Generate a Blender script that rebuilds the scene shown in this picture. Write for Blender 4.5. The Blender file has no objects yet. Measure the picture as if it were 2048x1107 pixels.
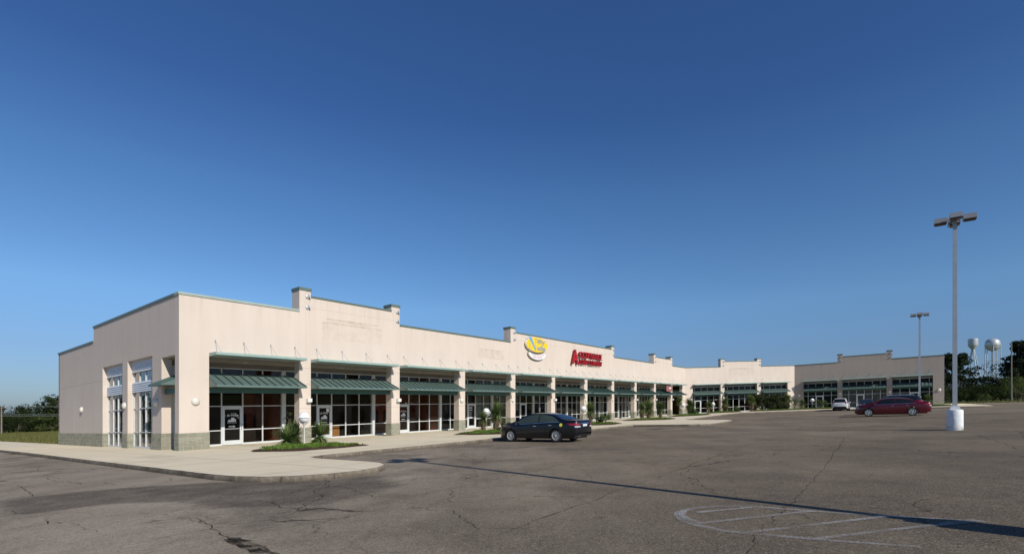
import bpy, bmesh, math, random
import numpy as np
from mathutils import Vector, Matrix
from mathutils.geometry import tessellate_polygon

random.seed(7)
RNG = np.random.default_rng(11)
sc = bpy.context.scene
COL = sc.collection

# ------------------------------------------------------------------ site
A_ = math.atan(771 / 1022)
D_ = (math.sin(A_), math.cos(A_))          # direction of the long facade
N_ = (math.cos(A_), -math.sin(A_))         # its outward normal
C0 = (-16.67, 25.58)                       # front corner of the building


def sstep(v):
    v = max(0.0, min(1.0, v))
    return v * v * (3 - 2 * v)


def tn(X, Y):
    return ((X - C0[0]) * D_[0] + (Y - C0[1]) * D_[1], (X - C0[0]) * N_[0] + (Y - C0[1]) * N_[1])


def rise(X, Y):
    m = (X - C0[0]) * N_[0] + (Y - C0[1]) * N_[1]
    return .28 * sstep((X - 14) / 18) * sstep((m + 6) / 20)


def ground(X, Y):
    """the whole site lies on a gentle slope rising to the right"""
    return .0315 * X + rise(X, Y)


def site(t, n):
    return (C0[0] + t * D_[0] + n * N_[0], C0[1] + t * D_[1] + n * N_[1])


class Wing:
    def __init__(s, o, a, n):
        s.o, s.a, s.n = o, a, n

    def xy(s, t, m):
        return (s.o[0] + t * s.a[0] + m * s.n[0], s.o[1] + t * s.a[1] + m * s.n[1])

    def __call__(s, p):
        X, Y = s.xy(p[0], p[1])
        return (X, Y, p[2] + .0315 * X + rise(X, Y) * (1 - p[2] / 8))


def rotm45(a):
    c = math.sqrt(.5)
    return (a[0] * c + a[1] * c, a[1] * c - a[0] * c)


LM, LI, LR = 76.2, 20.3, 20.0
MAIN = Wing(C0, D_, N_)
SIDE = Wing(C0, (-N_[0], -N_[1]), (-D_[0], -D_[1]))
a2 = rotm45(D_)
MID = Wing(MAIN.xy(LM, 0), a2, (a2[1], -a2[0]))
a3 = rotm45(a2)
RIGHT = Wing(MID.xy(LI, 0), a3, (a3[1], -a3[0]))


# ------------------------------------------------------------------ materials
class NT:
    def __init__(s, name):
        s.m = bpy.data.materials.new(name)
        s.m.use_nodes = True
        s.nt = s.m.node_tree
        s.b = s.nt.nodes['Principled BSDF']
        s.out = s.nt.nodes['Material Output']

    def n(s, t, **k):
        nd = s.nt.nodes.new(t)
        for a, v in k.items():
            if a.startswith('i_'):
                key = a[2:]
                key = int(key) if key.isdigit() else key
                nd.inputs[key].default_value = v
            else:
                setattr(nd, a, v)
        return nd

    def l(s, a, b):
        s.nt.links.new(a, b)

    def vec(s, scale=(1, 1, 1), attr='loc', rot=(0, 0, 0)):
        if attr == 'obj':
            src = s.n('ShaderNodeTexCoord').outputs['Object']
        elif attr == 'pos':
            src = s.n('ShaderNodeNewGeometry').outputs['Position']
        else:
            nd = s.n('ShaderNodeAttribute')
            nd.attribute_name = attr
            src = nd.outputs['Vector']
        mp = s.n('ShaderNodeMapping')
        mp.inputs['Scale'].default_value = scale
        mp.inputs['Rotation'].default_value = rot
        s.l(src, mp.inputs['Vector'])
        return mp.outputs['Vector']

    def noise(s, vec, scale, detail=4, rough=.55, lo=.3, hi=.7):
        nd = s.n('ShaderNodeTexNoise')
        nd.inputs['Scale'].default_value = scale
        nd.inputs['Detail'].default_value = detail
        nd.inputs['Roughness'].default_value = rough
        s.l(vec, nd.inputs['Vector'])
        mr = s.n('ShaderNodeMapRange')
        mr.inputs['From Min'].default_value = lo
        mr.inputs['From Max'].default_value = hi
        s.l(nd.outputs['Fac'], mr.inputs['Value'])
        return mr.outputs['Result']

    def mix(s, fac, a, b, mode='MIX'):
        nd = s.n('ShaderNodeMix', data_type='RGBA', blend_type=mode)
        for sock, v in ((nd.inputs['Factor'], fac), (nd.inputs['A'], a), (nd.inputs['B'], b)):
            if isinstance(v, (int, float)):
                sock.default_value = v
            elif isinstance(v, tuple):
                sock.default_value = v + (1,) if len(v) == 3 else v
            else:
                s.l(v, sock)
        return nd.outputs['Result']

    def math(s, op, a, b=None, c=None):
        nd = s.n('ShaderNodeMath', operation=op)
        for i, v in enumerate((a, b, c)):
            if v is None:
                continue
            if isinstance(v, (int, float)):
                nd.inputs[i].default_value = v
            else:
                s.l(v, nd.inputs[i])
        return nd.outputs[0]

    def band(s, val, c, w):
        """1 near c within half width w"""
        return s.math('LESS_THAN', s.math('ABSOLUTE', s.math('SUBTRACT', val, c)), w)

    def bump(s, h, strength, dist=.02):
        nd = s.n('ShaderNodeBump')
        nd.inputs['Strength'].default_value = strength
        nd.inputs['Distance'].default_value = dist
        s.l(h, nd.inputs['Height'])
        s.l(nd.outputs['Normal'], s.b.inputs['Normal'])

    def col(s, c):
        if isinstance(c, tuple):
            s.b.inputs['Base Color'].default_value = c + (1,)
        else:
            s.l(c, s.b.inputs['Base Color'])
        return s

    def set(s, **k):
        for a, v in k.items():
            key = {'rough': 'Roughness', 'metal': 'Metallic', 'spec': 'Specular IOR Level', 'coat': 'Coat Weight',
                   'coatr': 'Coat Roughness', 'alpha': 'Alpha', 'trans': 'Transmission Weight', 'sub': 'Subsurface Weight'}[a]
            if isinstance(v, (int, float)):
                s.b.inputs[key].default_value = v
            else:
                s.l(v, s.b.inputs[key])
        return s


def plain(name, c, rough=.5, var=.12, scale=3, attr='obj', metal=0, spec=.5, coat=0):
    t = NT(name)
    v = t.vec(attr=attr)
    f = t.noise(v, scale)
    dark = tuple(x * (1 - var) for x in c)
    lite = tuple(min(1, x * (1 + var)) for x in c)
    t.col(t.mix(f, dark, lite)).set(rough=rough, metal=metal, spec=spec, coat=coat)
    return t.m


def mat_stucco(pillar=False, k=1.0, name='stucco', side=False):
    t = NT(name)
    v = t.vec()
    big = t.noise(v, .35, 4)
    streak = t.noise(t.vec((1.6, 1.6, .12)), 1.0, 5, .6, .35, .7)
    fine = t.noise(v, 14, 3)
    c = t.mix(big, tuple(q * k for q in (.635, .558, .483)), tuple(q * k for q in (.69, .613, .537)))
    c = t.mix(t.math('MULTIPLY', streak, .34), c, tuple(q * k for q in (.575, .475, .40)))
    c = t.mix(t.math('MULTIPLY', fine, .22), c, (.55, .45, .39))
    xyz = t.n('ShaderNodeSeparateXYZ')
    t.l(v, xyz.inputs[0])
    X, M, Z = xyz.outputs
    # dirt running down from the parapet and rising from the base
    low = t.n('ShaderNodeMapRange')
    low.inputs['From Min'].default_value = 1.9
    low.inputs['From Max'].default_value = .9
    t.l(Z, low.inputs['Value'])
    c = t.mix(t.math('MULTIPLY', t.math('MULTIPLY', low.outputs['Result'], streak), .22), c, (.44, .37, .32))
    drip = t.n('ShaderNodeMapRange')
    drip.inputs['From Min'].default_value = 6.6
    drip.inputs['From Max'].default_value = 9.0
    t.l(Z, drip.inputs['Value'])
    st2 = t.noise(t.vec((3.2, 3.2, .08)), 1.0, 4, .6, .5, .72)
    c = t.mix(t.math('MULTIPLY', t.math('MULTIPLY', drip.outputs['Result'], st2), .5), c, tuple(q * k for q in (.46, .38, .31)))
    # ghost marks of removed signs
    n1 = t.noise(v, 2.4, 4, .6, .35, .65)

    def box(x0, x1, z0, z1):
        a = t.math('LESS_THAN', t.math('ABSOLUTE', t.math('SUBTRACT', X, (x0 + x1) / 2)), (x1 - x0) / 2)
        b = t.math('LESS_THAN', t.math('ABSOLUTE', t.math('SUBTRACT', Z, (z0 + z1) / 2)), (z1 - z0) / 2)
        return t.math('MULTIPLY', a, b)
    marks = [(8.2, 12.3, 7.76, 7.83, .8), (8.0, 12.6, 7.50, 7.57, .75), (8.0, 8.06, 7.1, 7.57, .65), (12.5, 12.55, 7.1, 7.57, .6), (8.0, 8.5, 7.2, 7.55, .2),
             (8.3, 12.2, 7.58, 7.75, .28), (12.0, 12.55, 7.08, 7.12, .35), (8.0, 12.6, 6.5, 7.5, .16), (22.9, 26.4, 6.3, 7.15, .28), (23.2, 26.0, 7.0, 7.08, .35),
             (90, 91, 0, 1, .1)]
    for x0, x1, z0, z1, mk in ([] if side or pillar or k < 1 else marks):
        c = t.mix(t.math('MULTIPLY', t.math('MULTIPLY', box(x0, x1, z0, z1), n1), mk), c, (.36, .27, .19))
    # control joints
    if pillar:
        j = t.math('MAXIMUM', t.math('MAXIMUM', t.band(Z, 2.18, .011), t.band(Z, 3.62, .011)), t.band(Z, 4.62, .011))
    elif side:
        j = t.math('MULTIPLY', t.band(Z, 4.40, .014), t.math('GREATER_THAN', X, 12.1))
        j = t.math('MAXIMUM', j, t.math('MULTIPLY', t.math('MAXIMUM', t.band(X, 16.6, .014), t.band(X, 19.4, .014)), .4))
    else:
        j = t.math('MAXIMUM', t.band(t.math('MODULO', t.math('ADD', X, 700.15), 7.0), .02, .012), t.band(Z, 8.32, .012))
        j = t.math('MULTIPLY', j, .55)
    c = t.mix(t.math('MULTIPLY', j, .5), c, (.25, .2, .17))
    t.col(c).set(rough=.92, spec=.08)
    t.bump(t.math('ADD', t.noise(v, 60, 3), t.math('MULTIPLY', j, -3)), .35, .006)
    return t.m


def mat_block():
    t = NT('split_face_block')
    nd = t.n('ShaderNodeAttribute')
    nd.attribute_name = 'loc'
    xyz = t.n('ShaderNodeSeparateXYZ')
    t.l(nd.outputs['Vector'], xyz.inputs[0])
    cmb = t.n('ShaderNodeCombineXYZ')
    t.l(t.math('ADD', xyz.outputs[0], xyz.outputs[1]), cmb.inputs[0])
    t.l(t.math('SUBTRACT', xyz.outputs[2], .15), cmb.inputs[1])
    br = t.n('ShaderNodeTexBrick', offset=.5)
    br.inputs['Scale'].default_value = 1
    br.inputs['Brick Width'].default_value = .42
    br.inputs['Row Height'].default_value = .2175
    br.inputs['Mortar Size'].default_value = .018
    br.inputs['Mortar Smooth'].default_value = .2
    br.inputs['Color1'].default_value = (.27, .29, .215, 1)
    br.inputs['Color2'].default_value = (.43, .44, .34, 1)
    br.inputs['Mortar'].default_value = (.56, .50, .42, 1)
    t.l(cmb.outputs[0], br.inputs['Vector'])
    v = t.vec()
    f = t.noise(v, 9, 6, .7, .3, .7)
    g = t.noise(v, 1.3, 4)
    c = t.mix(t.math('MULTIPLY', f, .55), br.outputs['Color'], (.20, .21, .165))
    c = t.mix(t.math('MULTIPLY', g, .30), c, (.42, .36, .28))
    t.col(c).set(rough=.95, spec=.15)
    h = t.math('SUBTRACT', t.noise(v, 22, 4, .7), t.math('MULTIPLY', br.outputs['Fac'], 1.5))
    t.bump(h, .9, .03)
    return t.m


def mat_metal(name, c, rough=.42, var=.10):
    t = NT(name)
    v = t.vec()
    f = t.noise(v, 1.2, 5)
    g = t.noise(t.vec((2, 2, .4)), 3, 4)
    cc = t.mix(f, tuple(x * (1 - var) for x in c), tuple(x * (1 + var) for x in c))
    cc = t.mix(t.math('MULTIPLY', g, .18), cc, tuple(x * .55 + .05 for x in c))
    t.col(cc).set(rough=rough, metal=0, spec=.4)
    return t.m


def mat_concrete(name='concrete', c1=(.86, .755, .555), c2=(.77, .67, .485), joints=True):
    t = NT(name)
    v = t.vec()
    big = t.noise(v, .22, 5, .6)
    med = t.noise(v, 1.7, 5, .6)
    fine = t.noise(v, 30, 3)
    c = t.mix(big, c2, c1)
    c = t.mix(t.math('MULTIPLY', med, .18), c, tuple(x * .72 for x in c2))
    c = t.mix(t.math('MULTIPLY', fine, .25), c, tuple(x * .6 for x in c1))
    st = t.noise(t.vec((.06, .9, 1)), .9, 4, .6, .45, .75)
    c = t.mix(t.math('MULTIPLY', st, .22), c, tuple(x * .55 for x in c2))
    wet = t.noise(t.vec((.5, .16, 1)), .8, 5, .6, .54, .68)
    c = t.mix(t.math('MULTIPLY', wet, .42), c, tuple(x * .5 for x in c2))
    if joints:
        xyz = t.n('ShaderNodeSeparateXYZ')
        t.l(v, xyz.inputs[0])
        jx = t.band(t.math('MODULO', t.math('ADD', xyz.outputs[0], 700.0), 3.5), 1.75, .018)
        jy = t.band(t.math('MODULO', t.math('ADD', xyz.outputs[1], 700.0), 3.0), 1.5, .018)
        j = t.math('MAXIMUM', jx, jy)
        c = t.mix(t.math('MULTIPLY', j, .75), c, (.16, .13, .10))
    t.col(c).set(rough=.9, spec=.06)
    t.bump(fine, .2, .004)
    return t.m


def mat_curb():
    t = NT('curb_concrete')
    v = t.vec()
    c = t.mix(t.noise(v, 1.1, 6, .7, .35, .65), (.15, .13, .10), (.36, .31, .24))
    c = t.mix(t.math('MULTIPLY', t.noise(v, 7, 4, .6, .4, .7), .6), c, (.09, .075, .055))
    xyz = t.n('ShaderNodeSeparateXYZ')
    t.l(v, xyz.inputs[0])
    jx = t.band(t.math('MODULO', t.math('ADD', xyz.outputs[0], 700.0), 1.75), .9, .02)
    jy = t.band(t.math('MODULO', t.math('ADD', xyz.outputs[1], 700.0), 1.5), .8, .02)
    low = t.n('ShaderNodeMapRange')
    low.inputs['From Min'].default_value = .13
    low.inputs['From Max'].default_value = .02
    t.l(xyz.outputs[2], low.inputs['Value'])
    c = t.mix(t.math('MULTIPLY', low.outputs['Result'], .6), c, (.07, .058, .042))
    c = t.mix(t.math('MULTIPLY', t.math('MAXIMUM', jx, jy), .6), c, (.05, .04, .03))
    t.col(c).set(rough=.95, spec=.15)
    t.bump(t.noise(v, 12, 5, .7), .8, .02)
    return t.m


def mat_asphalt():
    t = NT('asphalt')
    v = t.vec(attr='pos')
    big = t.noise(v, .09, 5, .6, .32, .68)
    mid = t.noise(v, .55, 5, .6)
    c = t.mix(big, (.235, .186, .126), (.325, .262, .182))
    xyz = t.n('ShaderNodeSeparateXYZ')
    t.l(v, xyz.inputs[0])
    side = t.n('ShaderNodeMapRange')          # paler on the left apron, darker across the parking rows
    side.inputs['From Min'].default_value = -3.5
    side.inputs['From Max'].default_value = 4.5
    t.l(t.math('ADD', xyz.outputs[0], t.math('MULTIPLY', mid, 2.5)), side.inputs['Value'])
    c = t.mix(side.outputs['Result'], t.mix(big, (.39, .33, .252), (.475, .405, .312)), c)
    c = t.mix(t.math('MULTIPLY', mid, .42), c, (.155, .122, .085))
    blot = t.noise(v, .28, 6, .65, .50, .62)
    c = t.mix(t.math('MULTIPLY', blot, .55), c, (.125, .103, .080))
    pale = t.noise(t.vec((1, 1.4, 1), attr='pos', rot=(0, 0, .4)), .16, 5, .6, .52, .66)
    c = t.mix(t.math('MULTIPLY', pale, .40), c, (.42, .345, .25))
    spot = t.noise(v, 1.9, 3, .5, .66, .74)
    c = t.mix(t.math('MULTIPLY', spot, .5), c, (.05, .043, .037))
    # long streaks of wear along the driving aisle
    st = t.noise(t.vec((.35, .035, 1), attr='pos', rot=(0, 0, A_)), 1.3, 5, .6, .42, .72)
    c = t.mix(t.math('MULTIPLY', st, .50), c, (.115, .095, .074))
    # sealed band, softer dark blots and gutter, painted into the mesh as a mask
    at = t.n('ShaderNodeAttribute')
    at.attribute_name = 'seal'
    edge = t.math('MULTIPLY', at.outputs['Fac'], t.math('ADD', .55, t.math('MULTIPLY', t.noise(v, 1.3, 6, .7), .55)))
    c = t.mix(edge, c, (.082, .068, .054))
    # aggregate
    vo = t.n('ShaderNodeTexVoronoi')
    vo.inputs['Scale'].default_value = 70
    t.l(v, vo.inputs['Vector'])
    sp = t.n('ShaderNodeSeparateColor')
    t.l(vo.outputs['Color'], sp.inputs[0])
    lite = t.n('ShaderNodeMapRange')
    lite.inputs['From Min'].default_value = .72
    lite.inputs['From Max'].default_value = 1.0
    t.l(sp.outputs[0], lite.inputs['Value'])
    c = t.mix(t.math('MULTIPLY', lite.outputs['Result'], .55), c, (.42, .38, .33))
    dk = t.n('ShaderNodeMapRange')
    dk.inputs['From Min'].default_value = .3
    dk.inputs['From Max'].default_value = 0.0
    t.l(sp.outputs[1], dk.inputs['Value'])
    c = t.mix(t.math('MULTIPLY', dk.outputs['Result'], .6), c, (.03, .027, .024))
    g2 = t.noise(v, 9, 4, .7, .35, .65)
    c = t.mix(t.math('MULTIPLY', g2, .20), c, (.07, .06, .05))
    # hairline cracks
    wv = t.n('ShaderNodeTexNoise')
    wv.inputs['Scale'].default_value = .9
    wv.inputs['Detail'].default_value = 5
    t.l(v, wv.inputs['Vector'])
    dv = t.n('ShaderNodeVectorMath', operation='MULTIPLY_ADD')
    dv.inputs[1].default_value = (1.6, 1.6, 0)
    t.l(wv.outputs['Color'], dv.inputs[0])
    t.l(v, dv.inputs[2])
    for scl, wd, k, lo in ((.17, .0032, .75, .40), (.42, .0036, .6, .50)):
        cr = t.n('ShaderNodeTexVoronoi', feature='DISTANCE_TO_EDGE')
        cr.inputs['Scale'].default_value = scl
        t.l(dv.outputs[0], cr.inputs['Vector'])
        mr = t.n('ShaderNodeMapRange')
        mr.inputs['From Min'].default_value = wd
        mr.inputs['From Max'].default_value = wd * .3
        t.l(cr.outputs['Distance'], mr.inputs['Value'])
        msk = t.noise(v, .23 + scl * .2, 3, .5, lo, lo + .1)
        c = t.mix(t.math('MULTIPLY', t.math('MULTIPLY', mr.outputs['Result'], msk), k), c, (.022, .019, .016))
    t.col(c).set(rough=.95, spec=.04)
    t.bump(t.math('ADD', sp.outputs[0], t.noise(v, 25, 3)), .5, .008)
    return t.m


def mat_crack():
    t = NT('crack')
    v = t.vec(attr='pos')
    t.col((.024, .020, .016)).set(rough=1, spec=.05, alpha=t.math('MULTIPLY', t.noise(v, 5, 4, .6, .33, .62), .85))
    return t.m


def mat_patch():
    t = NT('tar_patch')
    v = t.vec(attr='pos')
    t.col(t.mix(t.noise(v, 30, 3), (.025, .022, .02), (.055, .05, .045))).set(rough=.9, spec=.2)
    return t.m


def mat_roadpaint():
    t = NT('worn_road_paint')
    v = t.vec(attr='pos')
    a = t.math('MULTIPLY', t.noise(v, 1.4, 4, .6, .30, .66), t.noise(v, 45, 3, .7, .32, .6))
    c = t.mix(t.noise(v, 8, 4), (.38, .375, .365), (.50, .495, .485))
    t.col(c).set(rough=.9, spec=.2, alpha=t.math('MULTIPLY', a, .9))
    return t.m


def mat_glass(name='shop_glass', tint=(.66, .66, .64), k=.85):
    t = NT(name)
    tr = t.n('ShaderNodeBsdfTransparent')
    tr.inputs['Color'].default_value = tint + (1,)
    gl = t.n('ShaderNodeBsdfGlossy')
    gl.inputs['Roughness'].default_value = .0
    gl.inputs['Color'].default_value = (.9, .92, .95, 1)
    fr = t.n('ShaderNodeFresnel')
    fr.inputs['IOR'].default_value = 1.5
    v = t.vec(attr='loc')
    nd = t.n('ShaderNodeTexNoise')
    nd.inputs['Scale'].default_value = .8
    t.l(v, nd.inputs['Vector'])
    bp = t.n('ShaderNodeBump')
    bp.inputs['Strength'].default_value = .06
    bp.inputs['Distance'].default_value = .05
    t.l(nd.outputs['Fac'], bp.inputs['Height'])
    t.l(bp.outputs['Normal'], gl.inputs['Normal'])
    mx = t.n('ShaderNodeMixShader')
    t.l(t.math('MULTIPLY', fr.outputs[0], k), mx.inputs[0])
    t.l(tr.outputs[0], mx.inputs[1])
    t.l(gl.outputs[0], mx.inputs[2])
    t.l(mx.outputs[0], t.out.inputs['Surface'])
    return t.m


def mat_carpaint(name, c, flake=.0, metal=0.0, rough=.28):
    t = NT(name)
    v = t.vec(attr='obj')
    f = t.noise(v, 1.5, 4)
    t.col(t.mix(f, tuple(x * .85 for x in c), tuple(min(1, x * 1.1) for x in c)))
    t.set(rough=rough, metal=metal, coat=.6, coatr=.04, spec=.4)
    dust = t.noise(v, 6, 4)
    t.set(rough=t.math('ADD', rough, t.math('MULTIPLY', dust, .12)))
    return t.m


def mat_leaf(name, c1, c2, c3, trans=.25, scale=.8):
    t = NT(name)
    v = t.vec(attr='pos')
    f = t.noise(v, scale, 3)
    oi = t.n('ShaderNodeObjectInfo')
    g = t.n('ShaderNodeNewGeometry')
    c = t.mix(f, c1, c2)
    c = t.mix(t.math('MULTIPLY', g.outputs['Random Per Island'], .5), c, c3)
    c = t.mix(t.math('MULTIPLY', oi.outputs['Random'], .35), c, tuple(x * .55 for x in c1))
    t.col(c).set(rough=.7, spec=.06)
    tl = t.n('ShaderNodeBsdfTranslucent')
    t.l(c, tl.inputs['Color'])
    mx = t.n('ShaderNodeMixShader')
    mx.inputs[0].default_value = trans
    t.l(t.b.outputs[0], mx.inputs[1])
    t.l(tl.outputs[0], mx.inputs[2])
    t.l(mx.outputs[0], t.out.inputs['Surface'])
    return t.m


def mat_grass():
    t = NT('field')
    v = t.vec(attr='pos')
    c = t.mix(t.noise(v, .06, 5, .6), (.11, .135, .034), (.185, .18, .055))
    c = t.mix(t.math('MULTIPLY', t.noise(v, .5, 5, .7), .5), c, (.065, .08, .022))
    c = t.mix(t.math('MULTIPLY', t.noise(v, 5, 4, .7), .35), c, (.19, .16, .075))
    t.col(c).set(rough=1, spec=.1)
    t.bump(t.noise(v, 3, 4, .7), 1, .2)
    return t.m


M = {}
M['stucco'] = mat_stucco()
M['stucco_pillar'] = mat_stucco(True)
M['stucco_side'] = mat_stucco(False, .96, 'side_stucco', True)
M['stucco_shaded'] = mat_stucco(False, .52, 'shaded_stucco')  # darker copy: the dimness of the right wing is put into the colour
M['stucco_pillar_shaded'] = mat_stucco(True, .52, 'shaded_stucco_pillar')
M['block'] = mat_block()
M['awning'] = mat_metal('green_awning_metal', (.115, .165, .152))
M['rib'] = mat_metal('shaded_rib_metal', (.055, .105, .095))  # darker than the sheet, to paint in the shaded sides of the ribs
M['awning_edge'] = mat_metal('green_awning_edge', (.12, .185, .17))
M['beam'] = mat_metal('green_beam_metal', (.05, .125, .11))
M['fascia'] = mat_metal('pale_green_fascia', (.30, .425, .39), .38)
M['coping'] = mat_metal('green_coping', (.115, .165, .145))
M['coping_pale'] = mat_metal('pale_green_coping', (.36, .435, .385))  # paler copy: sky reflection on the first coping put into the colour
M['concrete'] = mat_concrete()
M['curb'] = mat_curb()
M['asphalt'] = mat_asphalt()
M['crack'] = mat_crack()
M['patch'] = mat_patch()
M['roadpaint'] = mat_roadpaint()
M['glass'] = mat_glass()
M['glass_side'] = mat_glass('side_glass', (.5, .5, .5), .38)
M['frame'] = plain('white_aluminium', (.60, .63, .64), .4, .06, 2, 'loc')
M['frame_dim'] = plain('grey_aluminium', (.45, .49, .49), .4, .08, 2, 'loc')
M['louver'] = plain('louver_white', (.62, .68, .74), .45, .06, 3, 'loc')
M['roof'] = plain('roof_membrane', (.32, .31, .29), .9, .15, .5, 'loc')
M['grass'] = mat_grass()
M['dirt'] = plain('pale_dirt', (.30, .25, .19), 1, .2, .3, 'loc', spec=.1)
M['mulch'] = plain('mulch', (.06, .04, .025), 1, .4, 8, 'obj', spec=.1)
M['white'] = plain('white_enamel', (.80, .80, .77), .35, .05, 2)
M['offwhite'] = plain('aged_white', (.66, .64, .56), .45, .08, 6)
M['globe'] = plain('white_globe', (.82, .83, .83), .22, .03, 2)
M['galv'] = plain('galvanised_steel', (.42, .45, .47), .45, .10, 1.5, metal=.3)
M['grey_steel'] = plain('grey_steel', (.33, .35, .36), .5, .12, 1)
M['lamp_bronze'] = plain('lamp_housing', (.27, .285, .31), .5, .04, .6)
M['lens'] = plain('lamp_lens', (.07, .05, .035), .15, .2, 5)
M['drumwhite'] = None
M['black'] = plain('black_rubber', (.015, .015, .016), .7, .2, 8)
M['blacktrim'] = plain('black_trim', (.02, .02, .022), .4, .2, 8)
M['rim'] = plain('alloy_rim', (.62, .63, .64), .3, .06, 6, metal=.3)
M['chrome'] = plain('chrome', (.75, .76, .78), .12, .04, 6, metal=1)
M['carglass'] = None
M['red'] = plain('sign_red', (.42, .006, .012), .35, .1, 3)
M['reddark'] = plain('sign_red_side', (.20, .004, .008), .45, .1, 3)
M['yellow'] = plain('sign_yellow', (.85, .60, .01), .35, .04, 3)
M['blue'] = plain('sign_blue', (.16, .38, .60), .4, .06, 3)
M['letter_grey'] = plain('sign_grey', (.30, .33, .33), .45, .06, 3)
M['pink'] = plain('sign_pink', (.55, .12, .25), .5, .1, 3)
M['maroon'] = plain('sign_maroon', (.30, .12, .12), .5, .15, 2)
M['bark'] = plain('bark', (.10, .075, .055), .95, .3, 6)
M['yucca_trunk'] = plain('yucca_trunk', (.20, .15, .11), .95, .3, 9)
M['yucca'] = mat_leaf('yucca_leaf', (.075, .125, .04), (.13, .19, .06), (.24, .28, .10), .12, 3)
M['deadleaf'] = mat_leaf('dead_yucca_leaf', (.22, .165, .10), (.30, .23, .14), (.16, .11, .07), .1, 3)
M['mat'] = mat_leaf('juniper', (.085, .16, .026), (.15, .245, .045), (.21, .30, .07), .2, 2.5)
M['shrub_dark'] = mat_leaf('dark_shrub_leaf', (.022, .035, .014), (.045, .058, .022), (.065, .055, .03), .15, 1.2)
M['shrub'] = mat_leaf('shrub_leaf', (.05, .085, .028), (.085, .13, .04), (.12, .15, .055), .2, 1.5)
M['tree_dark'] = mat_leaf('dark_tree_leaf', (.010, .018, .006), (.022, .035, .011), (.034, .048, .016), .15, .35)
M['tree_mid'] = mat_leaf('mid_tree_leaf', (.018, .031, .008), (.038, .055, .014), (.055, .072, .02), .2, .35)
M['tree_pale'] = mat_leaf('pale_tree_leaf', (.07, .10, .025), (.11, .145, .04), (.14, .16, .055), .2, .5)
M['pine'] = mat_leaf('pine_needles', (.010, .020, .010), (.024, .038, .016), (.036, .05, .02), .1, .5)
M['tallgrass'] = mat_leaf('tall_grass', (.12, .145, .04), (.19, .185, .062), (.24, .21, .09), .2, .3)
M['wood'] = plain('counter_wood', (.52, .24, .065), .4, .12, 4)
M['decal'] = plain('white_vinyl', (.80, .80, .78), .5, .03, 3)
M['wire'] = plain('wire', (.25, .27, .28), .6, .1, 1)
M['pole_wood'] = plain('weathered_pole', (.22, .19, .16), .9, .2, 3)
M['silver'] = plain('tank_silver', (.52, .55, .56), .38, .08, .12, metal=.35)
M['licence'] = plain('number_plate', (.75, .76, .74), .4, .05, 20)
M['tailred'] = plain('tail_lamp_red', (.26, .008, .012), .12, .15, 6, coat=1)
M['lampclear'] = plain('lamp_clear', (.60, .62, .65), .1, .1, 6, coat=1)
M['headlamp'] = plain('headlamp', (.35, .37, .42), .1, .15, 8, coat=1)
M['sticker'] = plain('yellow_sticker', (.75, .72, .06), .5, .1, 30)
M['soffit'] = None


def mat_soffit():
    t = NT('soffit_boards')
    v = t.vec()
    xyz = t.n('ShaderNodeSeparateXYZ')
    t.l(v, xyz.inputs[0])
    j = t.band(t.math('MODULO', t.math('ADD', xyz.outputs[1], 30), .3), .15, .02)
    c = t.mix(t.noise(v, 1.5, 4), (.25, .24, .215), (.31, .295, .265))
    t.col(t.mix(t.math('MULTIPLY', j, .6), c, (.13, .13, .12))).set(rough=.8)
    return t.m


def mat_drum():
    t = NT('painted_concrete_drum')
    v = t.vec(attr='obj')
    c = t.mix(t.noise(v, 2, 5), (.72, .76, .78), (.84, .86, .86))
    xyz = t.n('ShaderNodeSeparateXYZ')
    t.l(v, xyz.inputs[0])
    low = t.n('ShaderNodeMapRange')
    low.inputs['From Min'].default_value = .3
    low.inputs['From Max'].default_value = .0
    t.l(xyz.outputs[2], low.inputs['Value'])
    c = t.mix(t.math('MULTIPLY', t.math('ADD', .15, low.outputs['Result']), t.noise(v, 5, 5, .7, .4, .7)), c, (.26, .24, .20))
    c = t.mix(t.math('MULTIPLY', t.noise(v, 9, 4, .7, .66, .7), .7), c, (.2, .19, .17))
    t.col(c).set(rough=.7)
    t.bump(t.noise(v, 8, 4), .3, .02)
    return t.m


def mat_carglass(c=(.010, .013, .014)):
    t = NT('car_window')
    t.col(c).set(rough=.03, spec=.5)
    v = t.vec(attr='obj')
    t.set(rough=t.math('MULTIPLY', t.noise(v, 2, 3), .06))
    return t.m


def mat_room(name, c1, c2, niche_gloom=None):
    """shop interior wall"""
    t = NT(name)
    v = t.vec()
    c = t.mix(t.noise(v, .8, 4), c1, c2)
    t.col(c).set(rough=.85, spec=.2)
    return t.m


M['carglass_clear'] = None
M['soffit'] = mat_soffit()
M['drumwhite'] = mat_drum()
M['carglass'] = mat_carglass()
M['carglass_clear'] = mat_carglass((.045, .06, .053))
M['room_red'] = mat_room('red_brown_room', (.27, .07, .032), (.38, .12, .05))
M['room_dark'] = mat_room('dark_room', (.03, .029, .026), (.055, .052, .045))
M['room_tan'] = mat_room('tan_room', (.20, .16, .10), (.28, .22, .14))
M['room_grey'] = mat_room('grey_room', (.15, .16, .15), (.21, .22, .20))
M['niche_gloom'] = mat_room('dark_niche_gloom', (.012, .01, .01), (.02, .017, .015))
M['blind'] = mat_room('pale_blind', (.34, .37, .34), (.42, .45, .42))


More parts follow.
